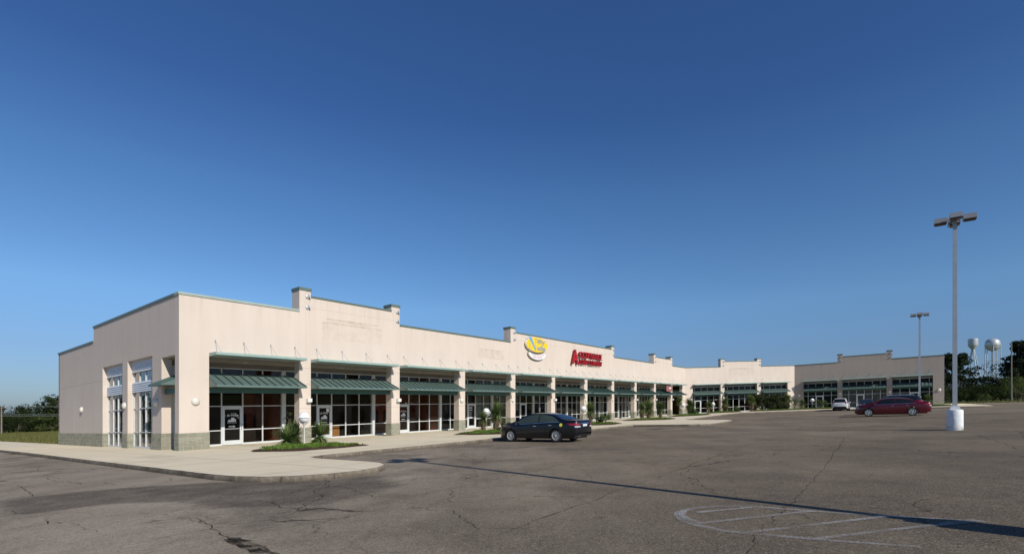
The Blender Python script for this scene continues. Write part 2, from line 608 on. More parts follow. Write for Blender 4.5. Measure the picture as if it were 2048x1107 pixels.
# ------------------------------------------------------------------ mesh helpers
class MB:
    def __init__(s):
        s.v, s.f, s.mi = [], [], []
        s.cur = 0

    def mat(s, i):
        s.cur = i
        return s

    def add(s, vs, fs):
        b = len(s.v)
        s.v += [tuple(p) for p in vs]
        s.f += [tuple(b + i for i in f) for f in fs]
        s.mi += [s.cur] * len(fs)
        return s

    def hexa(s, p):
        """8 corners: 0-3 bottom loop, 4-7 top loop"""
        return s.add(p, [(3, 2, 1, 0), (4, 5, 6, 7), (0, 1, 5, 4), (1, 2, 6, 5), (2, 3, 7, 6), (3, 0, 4, 7)])

    def box(s, a0, a1, b0, b1, c0, c1):
        return s.hexa([(a0, b0, c0), (a1, b0, c0), (a1, b1, c0), (a0, b1, c0), (a0, b0, c1), (a1, b0, c1), (a1, b1, c1), (a0, b1, c1)])

    def prism(s, prof, a0, a1, axis=0):
        """profile of (m,z) points extruded along axis 0"""
        n = len(prof)
        vs = [(a0, p[0], p[1]) for p in prof] + [(a1, p[0], p[1]) for p in prof]
        fs = [(i, (i + 1) % n, n + (i + 1) % n, n + i) for i in range(n)] + [tuple(range(n - 1, -1, -1)), tuple(range(n, 2 * n))]
        return s.add(vs, fs)

    def tube(s, p, q, r0, r1=None, seg=8, caps=True):
        r1 = r0 if r1 is None else r1
        p, q = Vector(p), Vector(q)
        z = (q - p).normalized()
        x = z.orthogonal().normalized()
        y = z.cross(x)
        vs = []
        for c, r in ((p, r0), (q, r1)):
            for i in range(seg):
                a = 2 * math.pi * i / seg
                vs.append(tuple(c + x * (r * math.cos(a)) + y * (r * math.sin(a))))
        fs = [(i, (i + 1) % seg, seg + (i + 1) % seg, seg + i) for i in range(seg)]
        if caps:
            fs += [tuple(range(seg - 1, -1, -1)), tuple(range(seg, 2 * seg))]
        return s.add(vs, fs)

    def lathe(s, prof, seg=16, o=(0, 0, 0), axis='z', caps=True):
        """(r,h) profile turned round an axis"""
        b = []
        n = len(prof)
        for r, h in prof:
            for i in range(seg):
                a = 2 * math.pi * i / seg
                c, d = r * math.cos(a), r * math.sin(a)
                if axis == 'z':
                    b.append((o[0] + c, o[1] + d, o[2] + h))
                elif axis == 'y':
                    b.append((o[0] + c, o[1] + h, o[2] + d))
                else:
                    b.append((o[0] + h, o[1] + c, o[2] + d))
        fs = []
        for k in range(n - 1):
            for i in range(seg):
                j = (i + 1) % seg
                fs.append((k * seg + i, k * seg + j, (k + 1) * seg + j, (k + 1) * seg + i))
        if caps:
            fs.append(tuple(range(seg - 1, -1, -1)))
            fs.append(tuple(range((n - 1) * seg, n * seg)))
        return s.add(b, fs)

    def sphere(s, c, r, seg=16, rings=10, sc_=(1, 1, 1)):
        prof = []
        for k in range(rings + 1):
            a = -math.pi / 2 + math.pi * k / rings
            prof.append((max(1e-4, math.cos(a)), math.sin(a)))
        vs = []
        for rr, h in prof:
            for i in range(seg):
                a = 2 * math.pi * i / seg
                vs.append((c[0] + r * sc_[0] * rr * math.cos(a), c[1] + r * sc_[1] * rr * math.sin(a), c[2] + r * sc_[2] * h))
        fs = []
        for k in range(rings):
            for i in range(seg):
                j = (i + 1) % seg
                fs.append((k * seg + i, k * seg + j, (k + 1) * seg + j, (k + 1) * seg + i))
        return s.add(vs, fs)


def build(name, mb, mats, parent=None, xf=None, origin=(0, 0, 0), smooth=False, angle=40, label=None, fixn=True):
    """one mesh object; xf maps local vertices to the world, origin is subtracted"""
    if not isinstance(mats, (list, tuple)):
        mats = [mats]
    me = bpy.data.meshes.new(name)
    vs = mb.v
    w = [xf(p) for p in vs] if xf else vs
    o = origin
    me.from_pydata([(p[0] - o[0], p[1] - o[1], p[2] - o[2]) for p in w], [], mb.f)
    at = me.attributes.new('loc', 'FLOAT_VECTOR', 'POINT')
    at.data.foreach_set('vector', np.array(vs, dtype=np.float32).ravel())
    for m in mats:
        me.materials.append(m)
    me.polygons.foreach_set('material_index', mb.mi)
    if fixn or smooth:
        bm = bmesh.new()
        bm.from_mesh(me)
        if fixn:
            bmesh.ops.recalc_face_normals(bm, faces=bm.faces)
        if smooth:
            for f in bm.faces:
                f.smooth = True
            ca = math.radians(angle)
            for e in bm.edges:
                if len(e.link_faces) == 2:
                    e.smooth = e.calc_face_angle(0) < ca
        bm.to_mesh(me)
        bm.free()
    me.update()
    ob = bpy.data.objects.new(name, me)
    COL.objects.link(ob)
    if parent:
        ob.parent = parent
    else:
        ob.location = o
    if label:
        ob['label'] = label
    return ob


def thing(name, label, cat, loc=(0, 0, 0), rz=0, group=None):
    o = bpy.data.objects.new(name, None)
    o.empty_display_size = .3
    COL.objects.link(o)
    o.location = loc
    o.rotation_euler = (0, 0, rz)
    o['label'] = label
    o['category'] = cat
    if group:
        o['group'] = group
    return o


def tag(o, label, cat, group=None, kind=None):
    if label:
        o['label'] = label
    if cat:
        o['category'] = cat
    if group:
        o['group'] = group
    if kind:
        o['kind'] = kind
    return o


def copy_thing(root, loc, rz=None, label=None, scale=None):
    r = root.copy()
    COL.objects.link(r)
    r.location = loc
    if rz is not None:
        r.rotation_euler = (0, 0, rz)
    if scale is not None:
        r.scale = (scale,) * 3 if isinstance(scale, (int, float)) else scale
    if label:
        r['label'] = label
    for ch in list(root.children):
        c = ch.copy()
        COL.objects.link(c)
        c.parent = r
        for g in list(ch.children):
            d = g.copy()
            COL.objects.link(d)
            d.parent = c
    return r


def text_mb(txt, size=1.0, depth=.0, shear=0.0, offset=0.0, align='CENTER', spacing=1.0):
    cu = bpy.data.curves.new('lettering', 'FONT')
    cu.body = txt
    cu.size = size
    cu.extrude = depth
    cu.shear = shear
    cu.offset = offset
    cu.align_x = align
    cu.space_character = spacing
    cu.resolution_u = 3
    ob = bpy.data.objects.new('lettering', cu)
    COL.objects.link(ob)
    bpy.context.view_layer.update()
    dg = bpy.context.evaluated_depsgraph_get()
    me = ob.evaluated_get(dg).to_mesh()
    mb = MB()
    mb.add([tuple(v.co) for v in me.vertices], [tuple(p.vertices) for p in me.polygons])
    nz = [p.normal.z for p in me.polygons]
    ob.evaluated_get(dg).to_mesh_clear()
    bpy.data.objects.remove(ob)
    bpy.data.curves.remove(cu)
    return mb, nz


def text_on(dst, txt, cx, z, m, size, width=None, depth=0.0, shear=0, offset=0, height=None, arc=0, mi=0, side_mi=None):
    """lay text on a wing: x along, y up, front at m; scaled to the wanted width/height"""
    mb, nz = text_mb(txt, size, depth, shear, offset)
    a = np.array(mb.v)
    x0, x1 = a[:, 0].min(), a[:, 0].max()
    y0, y1 = a[:, 1].min(), a[:, 1].max()
    sx = width / (x1 - x0) if width else 1
    sy = height / (y1 - y0) if height else 1
    X = (a[:, 0] - (x0 + x1) / 2) * sx
    Y = (a[:, 1] - y0) * sy
    if arc:
        Y = Y + arc * (1 - (X / (max(abs(X.min()), X.max()) + 1e-6)) ** 2)
    vs = [(cx + X[i], m + a[i, 2], z + Y[i]) for i in range(len(a))]
    if side_mi is None:
        dst.mat(mi)
        dst.add(vs, mb.f)
    else:
        b = len(dst.v)
        dst.v += vs
        for f, q in zip(mb.f, nz):
            dst.f.append(tuple(b + i for i in f))
            dst.mi.append(mi if abs(q) > .5 else side_mi)


# ------------------------------------------------------------------ ground, lot, pavement
def frange(a, b, st):
    n = max(1, int(round((b - a) / st)))
    return [a + (b - a) * i / n for i in range(n)]


def ground_sheet():
    xs = frange(-1500, -200, 260) + frange(-200, 200, 8) + frange(200, 1500, 260) + [1500]
    ys = frange(-300, -60, 60) + frange(-60, 300, 8) + frange(300, 1500, 240) + [1500]
    mb = MB()
    nx = len(xs)
    vs = [(x, y, ground(x, y) - .02) for y in ys for x in xs]
    fs = [(j * nx + i, j * nx + i + 1, (j + 1) * nx + i + 1, (j + 1) * nx + i) for j in range(len(ys) - 1) for i in range(nx - 1)]
    mb.add(vs, fs)
    o = build('ground', mb, M['grass'])
    o['kind'] = 'structure'


def seg_dist(p, a, b):
    ax, ay = a
    bx, by = b
    dx, dy = bx - ax, by - ay
    l = dx * dx + dy * dy
    u = 0 if l == 0 else max(0, min(1, ((p[0] - ax) * dx + (p[1] - ay) * dy) / l))
    return math.hypot(p[0] - ax - u * dx, p[1] - ay - u * dy)


def in_poly(p, poly):
    c = False
    j = len(poly) - 1
    for i in range(len(poly)):
        if (poly[i][1] > p[1]) != (poly[j][1] > p[1]) and p[0] < (poly[j][0] - poly[i][0]) * (p[1] - poly[i][1]) / (poly[j][1] - poly[i][1]) + poly[i][0]:
            c = not c
        j = i
    return c


SEAL = [[(-11.06, 11.04), (-11.0, 11.6), (-10.43, 12.4), (-9.39, 12.9), (-7.51, 13.4), (-4.65, 13.0), (-3.67, 13.9), (-2.46, 11.6), (-3.4, 9.28),
         (-5.26, 9.36), (-6.78, 10.28), (-8.14, 10.2), (-8.61, 9.6), (-9.08, 9.06)]]
SOFT = [((-3.3, 8.2), 1.6, .38), ((-1.2, 7.3), 1.3, .42), ((0.6, 7.4), 1.2, .28), ((3.6, 9.6), 2.2, .30), ((8.5, 14.5), 3.0, .28), ((-1.5, 10.4), 1.8, .30),
        ((3.6, 5.6), 1.2, .55), ((5.5, 6.2), 1.6, .35), ((9.0, 8.5), 2.4, .35), ((12.5, 12.0), 3.0, .35), ((4.5, 6.6), 3.6, .62), ((8.5, 8.0), 4.5, .6), ((13.0, 12.0), 5.5, .55), ((22, 22), 8, .42), ((30, 34), 9, .35), ((1.0, 6.0), 2.2, .35), ((3.0, 20.0), 3.0, .28), ((12, 19), 3.2, .35),
        ((-1.5, 16.5), 2.0, .30), ((2.0, 24.8), 2.0, .5), ((-5.5, 18.5), 1.5, .4), ((18, 30), 4.0, .3), ((1.2, 5.9), .9, .35)]


def seal_value(x, y):
    v = 0
    if -13 < x < 0 and 7 < y < 16:
        for poly in SEAL:
            dmin = min(seg_dist((x, y), poly[i - 1], poly[i]) for i in range(len(poly)))
            s = dmin if in_poly((x, y), poly) else -dmin
            v = max(v, sstep((s + .10) / .28) * .85)
    for (cx, cy), r, k in SOFT:
        d = math.hypot((x - cx), (y - cy)) / r
        if d < 2.2:
            v = v + (1 - v) * k * .8 * math.exp(-d * d * 1.2)
    t, n = tn(x, y)
    if n > 10 and -1 < t < 66:      # dirty gutter along the kerb
        v = max(v, .55 * math.exp(-((n - 11.1) / .5) ** 2) if n > 11 else 0)
    return v


def ribbon(mb, pts, w0, w1, z, jit=.0, sub=4):
    """thin strip along a polyline lying on the ground"""
    P = []
    for i in range(len(pts) - 1):
        for k in range(sub):
            u = k / sub
            P.append((pts[i][0] * (1 - u) + pts[i + 1][0] * u, pts[i][1] * (1 - u) + pts[i + 1][1] * u))
    P.append(pts[-1])
    P = [(x + random.uniform(-jit, jit), y + random.uniform(-jit, jit)) for x, y in P]
    vs, n = [], len(P)
    for i, p in enumerate(P):
        a, b = P[max(0, i - 1)], P[min(n - 1, i + 1)]
        dx, dy = b[0] - a[0], b[1] - a[1]
        l = math.hypot(dx, dy) or 1
        w = (w0 + (w1 - w0) * i / (n - 1)) * (random.uniform(.45, 1.5) if jit else 1) / 2
        for sg in (-1, 1):
            x, y = p[0] - dy / l * w * sg, p[1] + dx / l * w * sg
            vs.append((x, y, ground(x, y) + z))
    mb.add(vs, [(2 * i, 2 * i + 1, 2 * i + 3, 2 * i + 2) for i in range(n - 1)])


CRACKS = [
    ([(0.0, 6.96), (0.79, 8.04), (2.17, 10.09), (3.27, 11.51), (5.54, 14.9), (6.58, 16.2), (11.1, 22.46)], .035, .05),
    ([(2.54, 5.49), (3.06, 6.34), (3.74, 7.22), (4.24, 7.87), (5.23, 9.17), (6.03, 10.28), (8.61, 13.86), (14.4, 22.12)], .02, .03),
    ([(18.73, 20.59), (16.59, 17.3), (14.53, 14.5)], .06, .05), ([(22, 32), (20.5, 27), (19.2, 22.4)], .05, .05),
    ([(0.32, 16.2), (1.17, 15.91), (1.9, 13.37), (1.78, 11.04)], .03, .03), ([(5.05, 12.01), (5.61, 12.34)], .03, .02), ([(7.74, 15.35), (9.12, 17.25)], .04, .03),
    ([(-5.76, 8.66), (-4.69, 7.94), (-4.04, 7.13), (-3.51, 6.6), (-2.9, 6.12)], .02, .05),
    ([(-5.09, 10.03), (-4.62, 9.85), (-4.2, 9.25), (-3.32, 8.85), (-2.64, 8.59), (-2.11, 8.85)], .05, .03),
    ([(-3.95, 11.72), (-3.39, 11.04), (-2.76, 10.12)], .03, .05), ([(-1.8, 9.01), (-1.36, 8.48), (-1.02, 8.43), (-0.71, 7.71), (-0.47, 7.02)], .02, .04),
    ([(-13.89, 13.86), (-13.58, 14.03), (-12.2, 12.86), (-10.97, 11.69)], .03, .05), ([(-14.34, 15.77), (-13.01, 14.63), (-12.22, 14.29), (-11.62, 13.82)], .05, .07),
    ([(-7.98, 7.97), (-7.6, 8.36), (-7.3, 8.69), (-6.64, 9.12), (-5.78, 8.77)], .02, .03), ([(-8.16, 8.93), (-7.6, 8.36), (-7.17, 8.33), (-6.64, 7.94), (-6.16, 7.64)], .03, .02),
    ([(-11.11, 13.95), (-10.36, 13.33), (-9.45, 13.33)], .05, .03), ([(-2.8, 10.43), (-1.96, 10.06), (-1.31, 10.81), (-0.29, 12.37), (0.0, 12.79), (1.2, 14.6)], .03, .04),
    ([(-3.85, 7.17), (-3.52, 7.59), (-3.07, 7.87), (-1.9, 8.5)], .02, .015), ([(-2.44, 12.23), (-1.86, 12.75), (0.0, 13.29), (2.2, 14.4)], .03, .03),
    ([(-16.5, 19), (-15.2, 16.6), (-13.6, 15.4)], .04, .03), ([(-18.5, 20), (-16.9, 18.2), (-15.8, 17.9)], .05, .03), ([(-15.6, 15.4), (-13.9, 14.6)], .04, .03),
]


def parking_lot():
    xs = frange(-150, -20, 5) + frange(-20, 22, .3) + frange(22, 70, 1.5) + frange(70, 150, 4) + [150]
    ys = frange(-70, 2, 4) + frange(2, 30, .3) + frange(30, 180, 3) + [180]
    nx = len(xs)
    mb = MB()
    vs = [(x, y, ground(x, y)) for y in ys for x in xs]
    fs = []
    for j in range(len(ys) - 1):
        for i in range(nx - 1):
            x, y = (xs[i] + xs[i + 1]) / 2, (ys[j] + ys[j + 1]) / 2
            t, n = tn(x, y)
            if (t > -2 and n < 3) or (t > 78 and n < 20) or (t > 92 and n < 37) or t > 116 + .0 * n or n < -70 or n > 90:
                continue
            fs.append((j * nx + i, j * nx + i + 1, (j + 1) * nx + i + 1, (j + 1) * nx + i))
    mb.add(vs, fs)
    seal = [seal_value(p[0], p[1]) if (-22 < p[0] < 60 and 1 < p[1] < 60) else 0 for p in vs]
    mb.mat(1)
    for pts, w0, w1 in CRACKS:
        ribbon(mb, pts, w0 * .55, w1 * .55, .004, .05, 7)
    mb.mat(2)
    ribbon(mb, [(-3.85, 6.93), (-3.6, 6.72), (-3.3, 6.45), (-2.95, 6.1), (-2.7, 5.8)], .16, .22, .007, .03, 4)
    seal += [0] * (len(mb.v) - len(seal))
    o = build('parking_lot', mb, [M['asphalt'], M['crack'], M['crack']], fixn=False)
    a = o.data.attributes.new('seal', 'FLOAT', 'POINT')
    a.data.foreach_set('value', seal)
    o['kind'] = 'structure'


def road_marking():
    mb = MB()
    top = [(2.43, 7.44), (2.5, 7.68), (2.68, 7.86), (2.9, 8.01), (3.27, 8.08), (3.71, 8.0), (4.39, 7.5), (5.14, 7.02), (6.01, 6.56)]
    bot = [(2.43, 7.44), (2.39, 7.13), (2.46, 6.84), (2.69, 6.46), (2.91, 6.30), (3.52, 5.94), (4.05, 5.66), (4.4, 5.5)]
    ribbon(mb, top, .13, .09, .006)
    ribbon(mb, bot, .13, .08, .009)
    ribbon(mb, [(2.60, 7.74), (2.48, 7.5), (2.47, 7.2), (2.56, 6.9)], .10, .10, .0155)
    for s in ([(2.76, 7.62), (3.7, 7.87)], [(2.5, 6.9), (4.38, 7.46)], [(2.92, 6.34), (5.12, 6.98)], [(3.52, 5.94), (6.02, 6.62)], [(5.03, 6.34), (6.04, 6.54)]):
        ribbon(mb, s, .09, .09, .0125)
    # faded stall lines further out
    o = build('painted_marking', mb, M['roadpaint'], fixn=False)
    o['kind'] = 'structure'


WALK = [(-3.9, -60), (-3.9, -30), (-3.9, -10), (-4.1, 4), (-4.15, 9), (-4.2, 14.0), (-4.12, 15.0), (-3.85, 15.9), (-3.4, 16.6), (-2.7, 17.05), (-1.9, 17.2), (-1.2, 17.05),
        (-.6, 16.6), (-.28, 16.0), (-.12, 15.2), (-.1, 13.6), (.02, 12.0), (.25, 11.3), (.85, 11.02), (2, 11), (30, 11), (30, 15.6), (30.25, 16.4), (30.8, 16.9), (31.8, 17.2),
        (36.3, 17.2), (37.8, 16.9), (38.8, 16.2), (39.6, 15.0), (41.0, 12.6), (41.8, 11.6), (43, 11.05), (44.5, 11), (64, 11), (65.2, 11.25), (66.4, 11.9),
        (73.6, 19.0), (74.8, 20.5), (75.4, 22.0), (75.55, 24), (75.55, 35.5), (75.9, 37), (77, 38), (79, 38.5), (116, 38.5), (116, 10), (86, -23.4), (0.3, -23.4), (0, -60)]


def sidewalk():
    bm = bmesh.new()
    pts = WALK
    tris = tessellate_polygon([[Vector((p[0], p[1], 0)) for p in pts]])
    vv = [bm.verts.new((p[0], p[1], 0)) for p in pts]
    for t_ in tris:
        try:
            bm.faces.new([vv[i] for i in t_])
        except ValueError:
            pass
    for k in range(-56, 42, 4):
        bmesh.ops.bisect_plane(bm, geom=bm.verts[:] + bm.edges[:] + bm.faces[:], plane_co=(0, k, 0), plane_no=(0, 1, 0), dist=1e-5)
    for k in range(0, 116, 4):
        bmesh.ops.bisect_plane(bm, geom=bm.verts[:] + bm.edges[:] + bm.faces[:], plane_co=(k + .013, 0, 0), plane_no=(1, 0, 0), dist=1e-5)
    bm.verts.index_update()
    mb = MB()
    mb.add([(v.co.x, v.co.y, .15) for v in bm.verts], [tuple(v.index for v in f.verts) for f in bm.faces])
    bm.free()
    # kerb face: chipped vertical face with a worn nosing
    mb.mat(1)
    P = []
    n = len(pts)
    for i in range(n):
        a, b = pts[i], pts[(i + 1) % n]
        l = math.hypot(b[0] - a[0], b[1] - a[1])
        k = max(1, int(l / .5))
        for q in range(k):
            P.append((a[0] + (b[0] - a[0]) * q / k, a[1] + (b[1] - a[1]) * q / k))
    n = len(P)
    vs = []
    for i, p in enumerate(P):
        a, b = P[i - 1], P[(i + 1) % n]
        dx, dy = b[0] - a[0], b[1] - a[1]
        l = math.hypot(dx, dy) or 1
        ox, oy = -dy / l, dx / l          # outward (polygon runs clockwise)
        j = random.uniform(-.008, .012)
        k = random.uniform(-.02, .0)
        vs += [(p[0] - ox * .16, p[1] - oy * .16, .1515), (p[0] - ox * .03, p[1] - oy * .03, .154 + k * .3), (p[0] + ox * (.005 + j), p[1] + oy * (.005 + j), .125 + k), (p[0] + ox * (.03 + j), p[1] + oy * (.03 + j), -.04)]
    fs = []
    for i in range(n):
        j = (i + 1) % n
        for k in range(3):
            m0 = (4 * i + k, 4 * j + k, 4 * j + k + 1, 4 * i + k + 1)
            fs.append(m0)
    b = len(mb.v)
    mb.v += vs
    for q, f in enumerate(fs):
        mb.f.append(tuple(b + i for i in f))
        mb.mi.append(0 if q % 3 == 0 else 1)

    def xf(p):
        X, Y = site(p[0], p[1])
        return (X, Y, p[2] + ground(X, Y))
    o = build('sidewalk', mb, [M['concrete'], M['curb']], xf=xf)
    o['kind'] = 'structure'
    # pale dirt verge beyond the lot on the right
    mb = MB()
    vs, fs = [], []
    NS = list(range(-10, 100, 5))
    for i, n_ in enumerate(NS):
        for j, t_ in enumerate((115.5, 119, 124, 130 + random.uniform(-2, 3))):
            vs.append((t_, n_, .012 - .02 * (j == 3)))
    for i in range(len(NS) - 1):
        for j in range(3):
            fs.append((4 * i + j, 4 * i + j + 1, 4 * i + j + 5, 4 * i + j + 4))
    mb.add(vs, fs)
    o = build('dirt_verge', mb, M['dirt'], xf=xf)
    o['kind'] = 'structure'


ground_sheet()
parking_lot()
road_marking()
sidewalk()

# ------------------------------------------------------------------ building
BO = MAIN((0, 0, 0))
BLD = thing('strip_mall', 'long single storey stucco shopping strip with green awnings and stepped parapet', 'shopping strip', BO)


def bpart(name, mb, mats, wing, parent=None, **k):
    return build(name, mb, mats, parent or BLD, wing, BO, **k)


Z0, ZT, ZP, ZR, ZC = .15, 5.0, 8.0, 8.95, 9.32
WD = .5

OPEN_MAIN = [(1.4, 6.45)] + [(7.2 + 7 * k, 13.45 + 7 * k) for k in range(9)] + [(70.2, 74.9)]
OPEN_MID = [(1.43, 6.5), (7.2, 13.25), (13.95, 19.0)]
OPEN_RIGHT = [(1.39, 6.33), (7.05, 12.97), (13.7, 18.68)]


def facade(wing, L, opens, raised, pale=()):
    """header wall, pillars, piers, copings of one front"""
    pil = [(opens[i][1], opens[i + 1][0]) for i in range(len(opens) - 1)]
    ends = [(0, opens[0][0]), (opens[-1][1], L)]
    wall = MB()
    wall.box(0, L, -WD, 0, ZT, ZP)
    # ends down to the ground
    for a, b in ends:
        wall.box(a, b, -WD, 0, Z0 - .3, ZT)
    cop = []
    piers = [pil[i] for r in raised for i in r]
    for r in raised:
        a, b = pil[r[0]][1], pil[r[1]][0]
        wall.box(a, b, -WD, 0, ZP, ZR)
        cop.append((a, b, ZR, 0))
    for a, b in piers:
        wall.box(a, b, -.8, 0, ZP, ZC)
    cuts = sorted(piers)
    x = -.05 if wing is MAIN else 0
    segs = []
    for r in raised:
        segs.append((x, pil[r[0]][0]))
        x = pil[r[1]][1]
    segs.append((x, L))
    bpart('facade_wall', wall, M['stucco_shaded' if wing is RIGHT else 'stucco'], wing)
    for i, (a, b) in enumerate(segs):
        c = MB()
        c.box(a, b, -WD - .05, .05, ZP, ZP + .12)
        bpart('coping', c, M['coping_pale'] if i in pale else M['coping'], wing)
    for a, b, z, _ in cop:
        c = MB()
        c.box(a, b, -WD - .05, .05, z, z + .10)
        bpart('coping', c, M['coping'], wing)
    for a, b in piers:
        c = MB()
        c.box(a - .04, b + .04, -.84, .045, ZC, ZC + .17)
        bpart('pier_cap', c, M['coping'], wing)
        for z in (ZP + .32, ZC - .35):
            spotlight(wing, b - .22, z)
    for a, b in pil:
        p = MB()
        p.box(a, b, -.55, 0, Z0 - .3, ZT)
        po = bpart('pillar', p, M['stucco_pillar_shaded' if wing is RIGHT else 'stucco_pillar'], wing)
        q = MB()
        q.box(a - .025, b + .025, -.575, .025, Z0 - .28, 1.02)
        bpart('block_base', q, M['block'], wing, po)
    for i, (a, b) in enumerate(ends):
        q = MB()
        a2, b2 = (a, b + .025) if i == 0 else (a - .025, b)
        if wing is MAIN and i == 0:
            a2 = -.025
        q.box(a2, b2, -WD - .025, .025, Z0 - .28, 1.02)
        bpart('block_base', q, M['block'], wing)
    return pil


def spotlight(wing, s, z):
    b = MB()
    b.lathe([(.13, .003), (.13, .04), (.09, .07)], 14, (s, 0, z), 'y')
    o = bpart('spotlight', b, M['galv'], wing, smooth=True)
    h = MB()
    h.tube((s + .03, .05, z), (s + .07, .10, z + .03), .02, .02, 6)
    h.tube((s + .06, .09, z + .07), (s + .13, .12, z - .07), .05, .055, 10)
    bpart('lamp_head', h, M['galv'], wing, o, smooth=True)


def wall_dome(wing, s, z, m=0, r=.17):
    b = MB()
    b.lathe([(r + .012, .002), (r + .012, .03)], 16, (s, m, z), 'y')
    o = bpart('wall_light', b, M['frame_dim'], wing, smooth=True)
    d = MB()
    d.lathe([(r, .03), (r * .97, .07), (r * .8, .12), (r * .5, .15), (.01, .163)], 16, (s, m, z), 'y')
    bpart('light_cover', d, M['offwhite'], wing, o, smooth=True, angle=60)


def wall_sconce(wing, s, z, m=0):
    b = MB()
    b.box(s - .07, s + .07, m + .002, m + .05, z - .2, z + .1)
    o = bpart('wall_light', b, M['frame_dim'], wing)
    d = MB()
    d.hexa([(s - .13, m + .052, z - .10), (s + .13, m + .052, z - .10), (s + .13, m + .27, z - .06), (s - .13, m + .27, z - .06),
            (s - .13, m + .052, z + .15), (s + .13, m + .052, z + .15), (s + .13, m + .27, z + .15), (s - .13, m + .27, z + .15)])
    bpart('light_cover', d, M['white'], wing, o)


def canopy(wing, a, b):
    c = MB()
    c.prism([(.004, 4.985), (.80, 4.985), (.85, 5.0), (.85, 5.125), (.80, 5.14), (.004, 5.16)], a, b)
    o = bpart('canopy', c, M['fascia'], wing)
    for f in (.06, .35, .65, .94):
        s = a + (b - a) * f
        r = MB()
        r.tube((s, .03, 5.80), (s, .72, 5.14), .012, .012, 5)
        r.box(s - .03, s + .03, .003, .05, 5.76, 5.86)
        bpart('canopy_rod', r, M['galv'], wing, o)


def awning(wing, a, b, beam=True, pj=0.0):
    a, b = a + .01, b - .01
    w = MB()
    e = .85 - pj
    zq = 3.40 + (.85 - e) * .75 / 1.7
    bk = .85 if wing in (MAIN, SIDE) else .48
    zb = zq + (e + bk) * (4.15 - 3.40) / 1.7
    w.prism([(-bk, zb), (-bk, zb - .06), (-min(bk, .55) + .02, zq - .04), (e - .05, zq - .04), (e, zq - .02), (e, zq)], a, b)
    n = max(4, int(round((b - a) / .44)))
    for i in range(n + 1):
        s = a + .02 + (b - a - .04) * i / n
        w.mat(2)
        w.prism([(-bk + .01, zb - .004), (e - .005, zq + .0025), (e - .005, zq + .075), (-bk + .01, zb + .075)], s - .016, s + .016)
    w.mat(1)
    w.box(a, b, e + .002, e + .025, zq - .055, zq + .045)
    o = bpart('awning', w, [M['awning'], M['awning_edge'], M['rib']], wing)
    if beam:
        q = MB()
        q.box(a, b, -.32, -.14, 3.08, 3.355)
        bpart('awning_beam', q, M['beam'], wing, o)


SF = -2.6       # shopfront line of the long front; the other wings are glazed close behind the piers


def sf_of(wing):
    return -.62 if wing in (MID, RIGHT) else SF


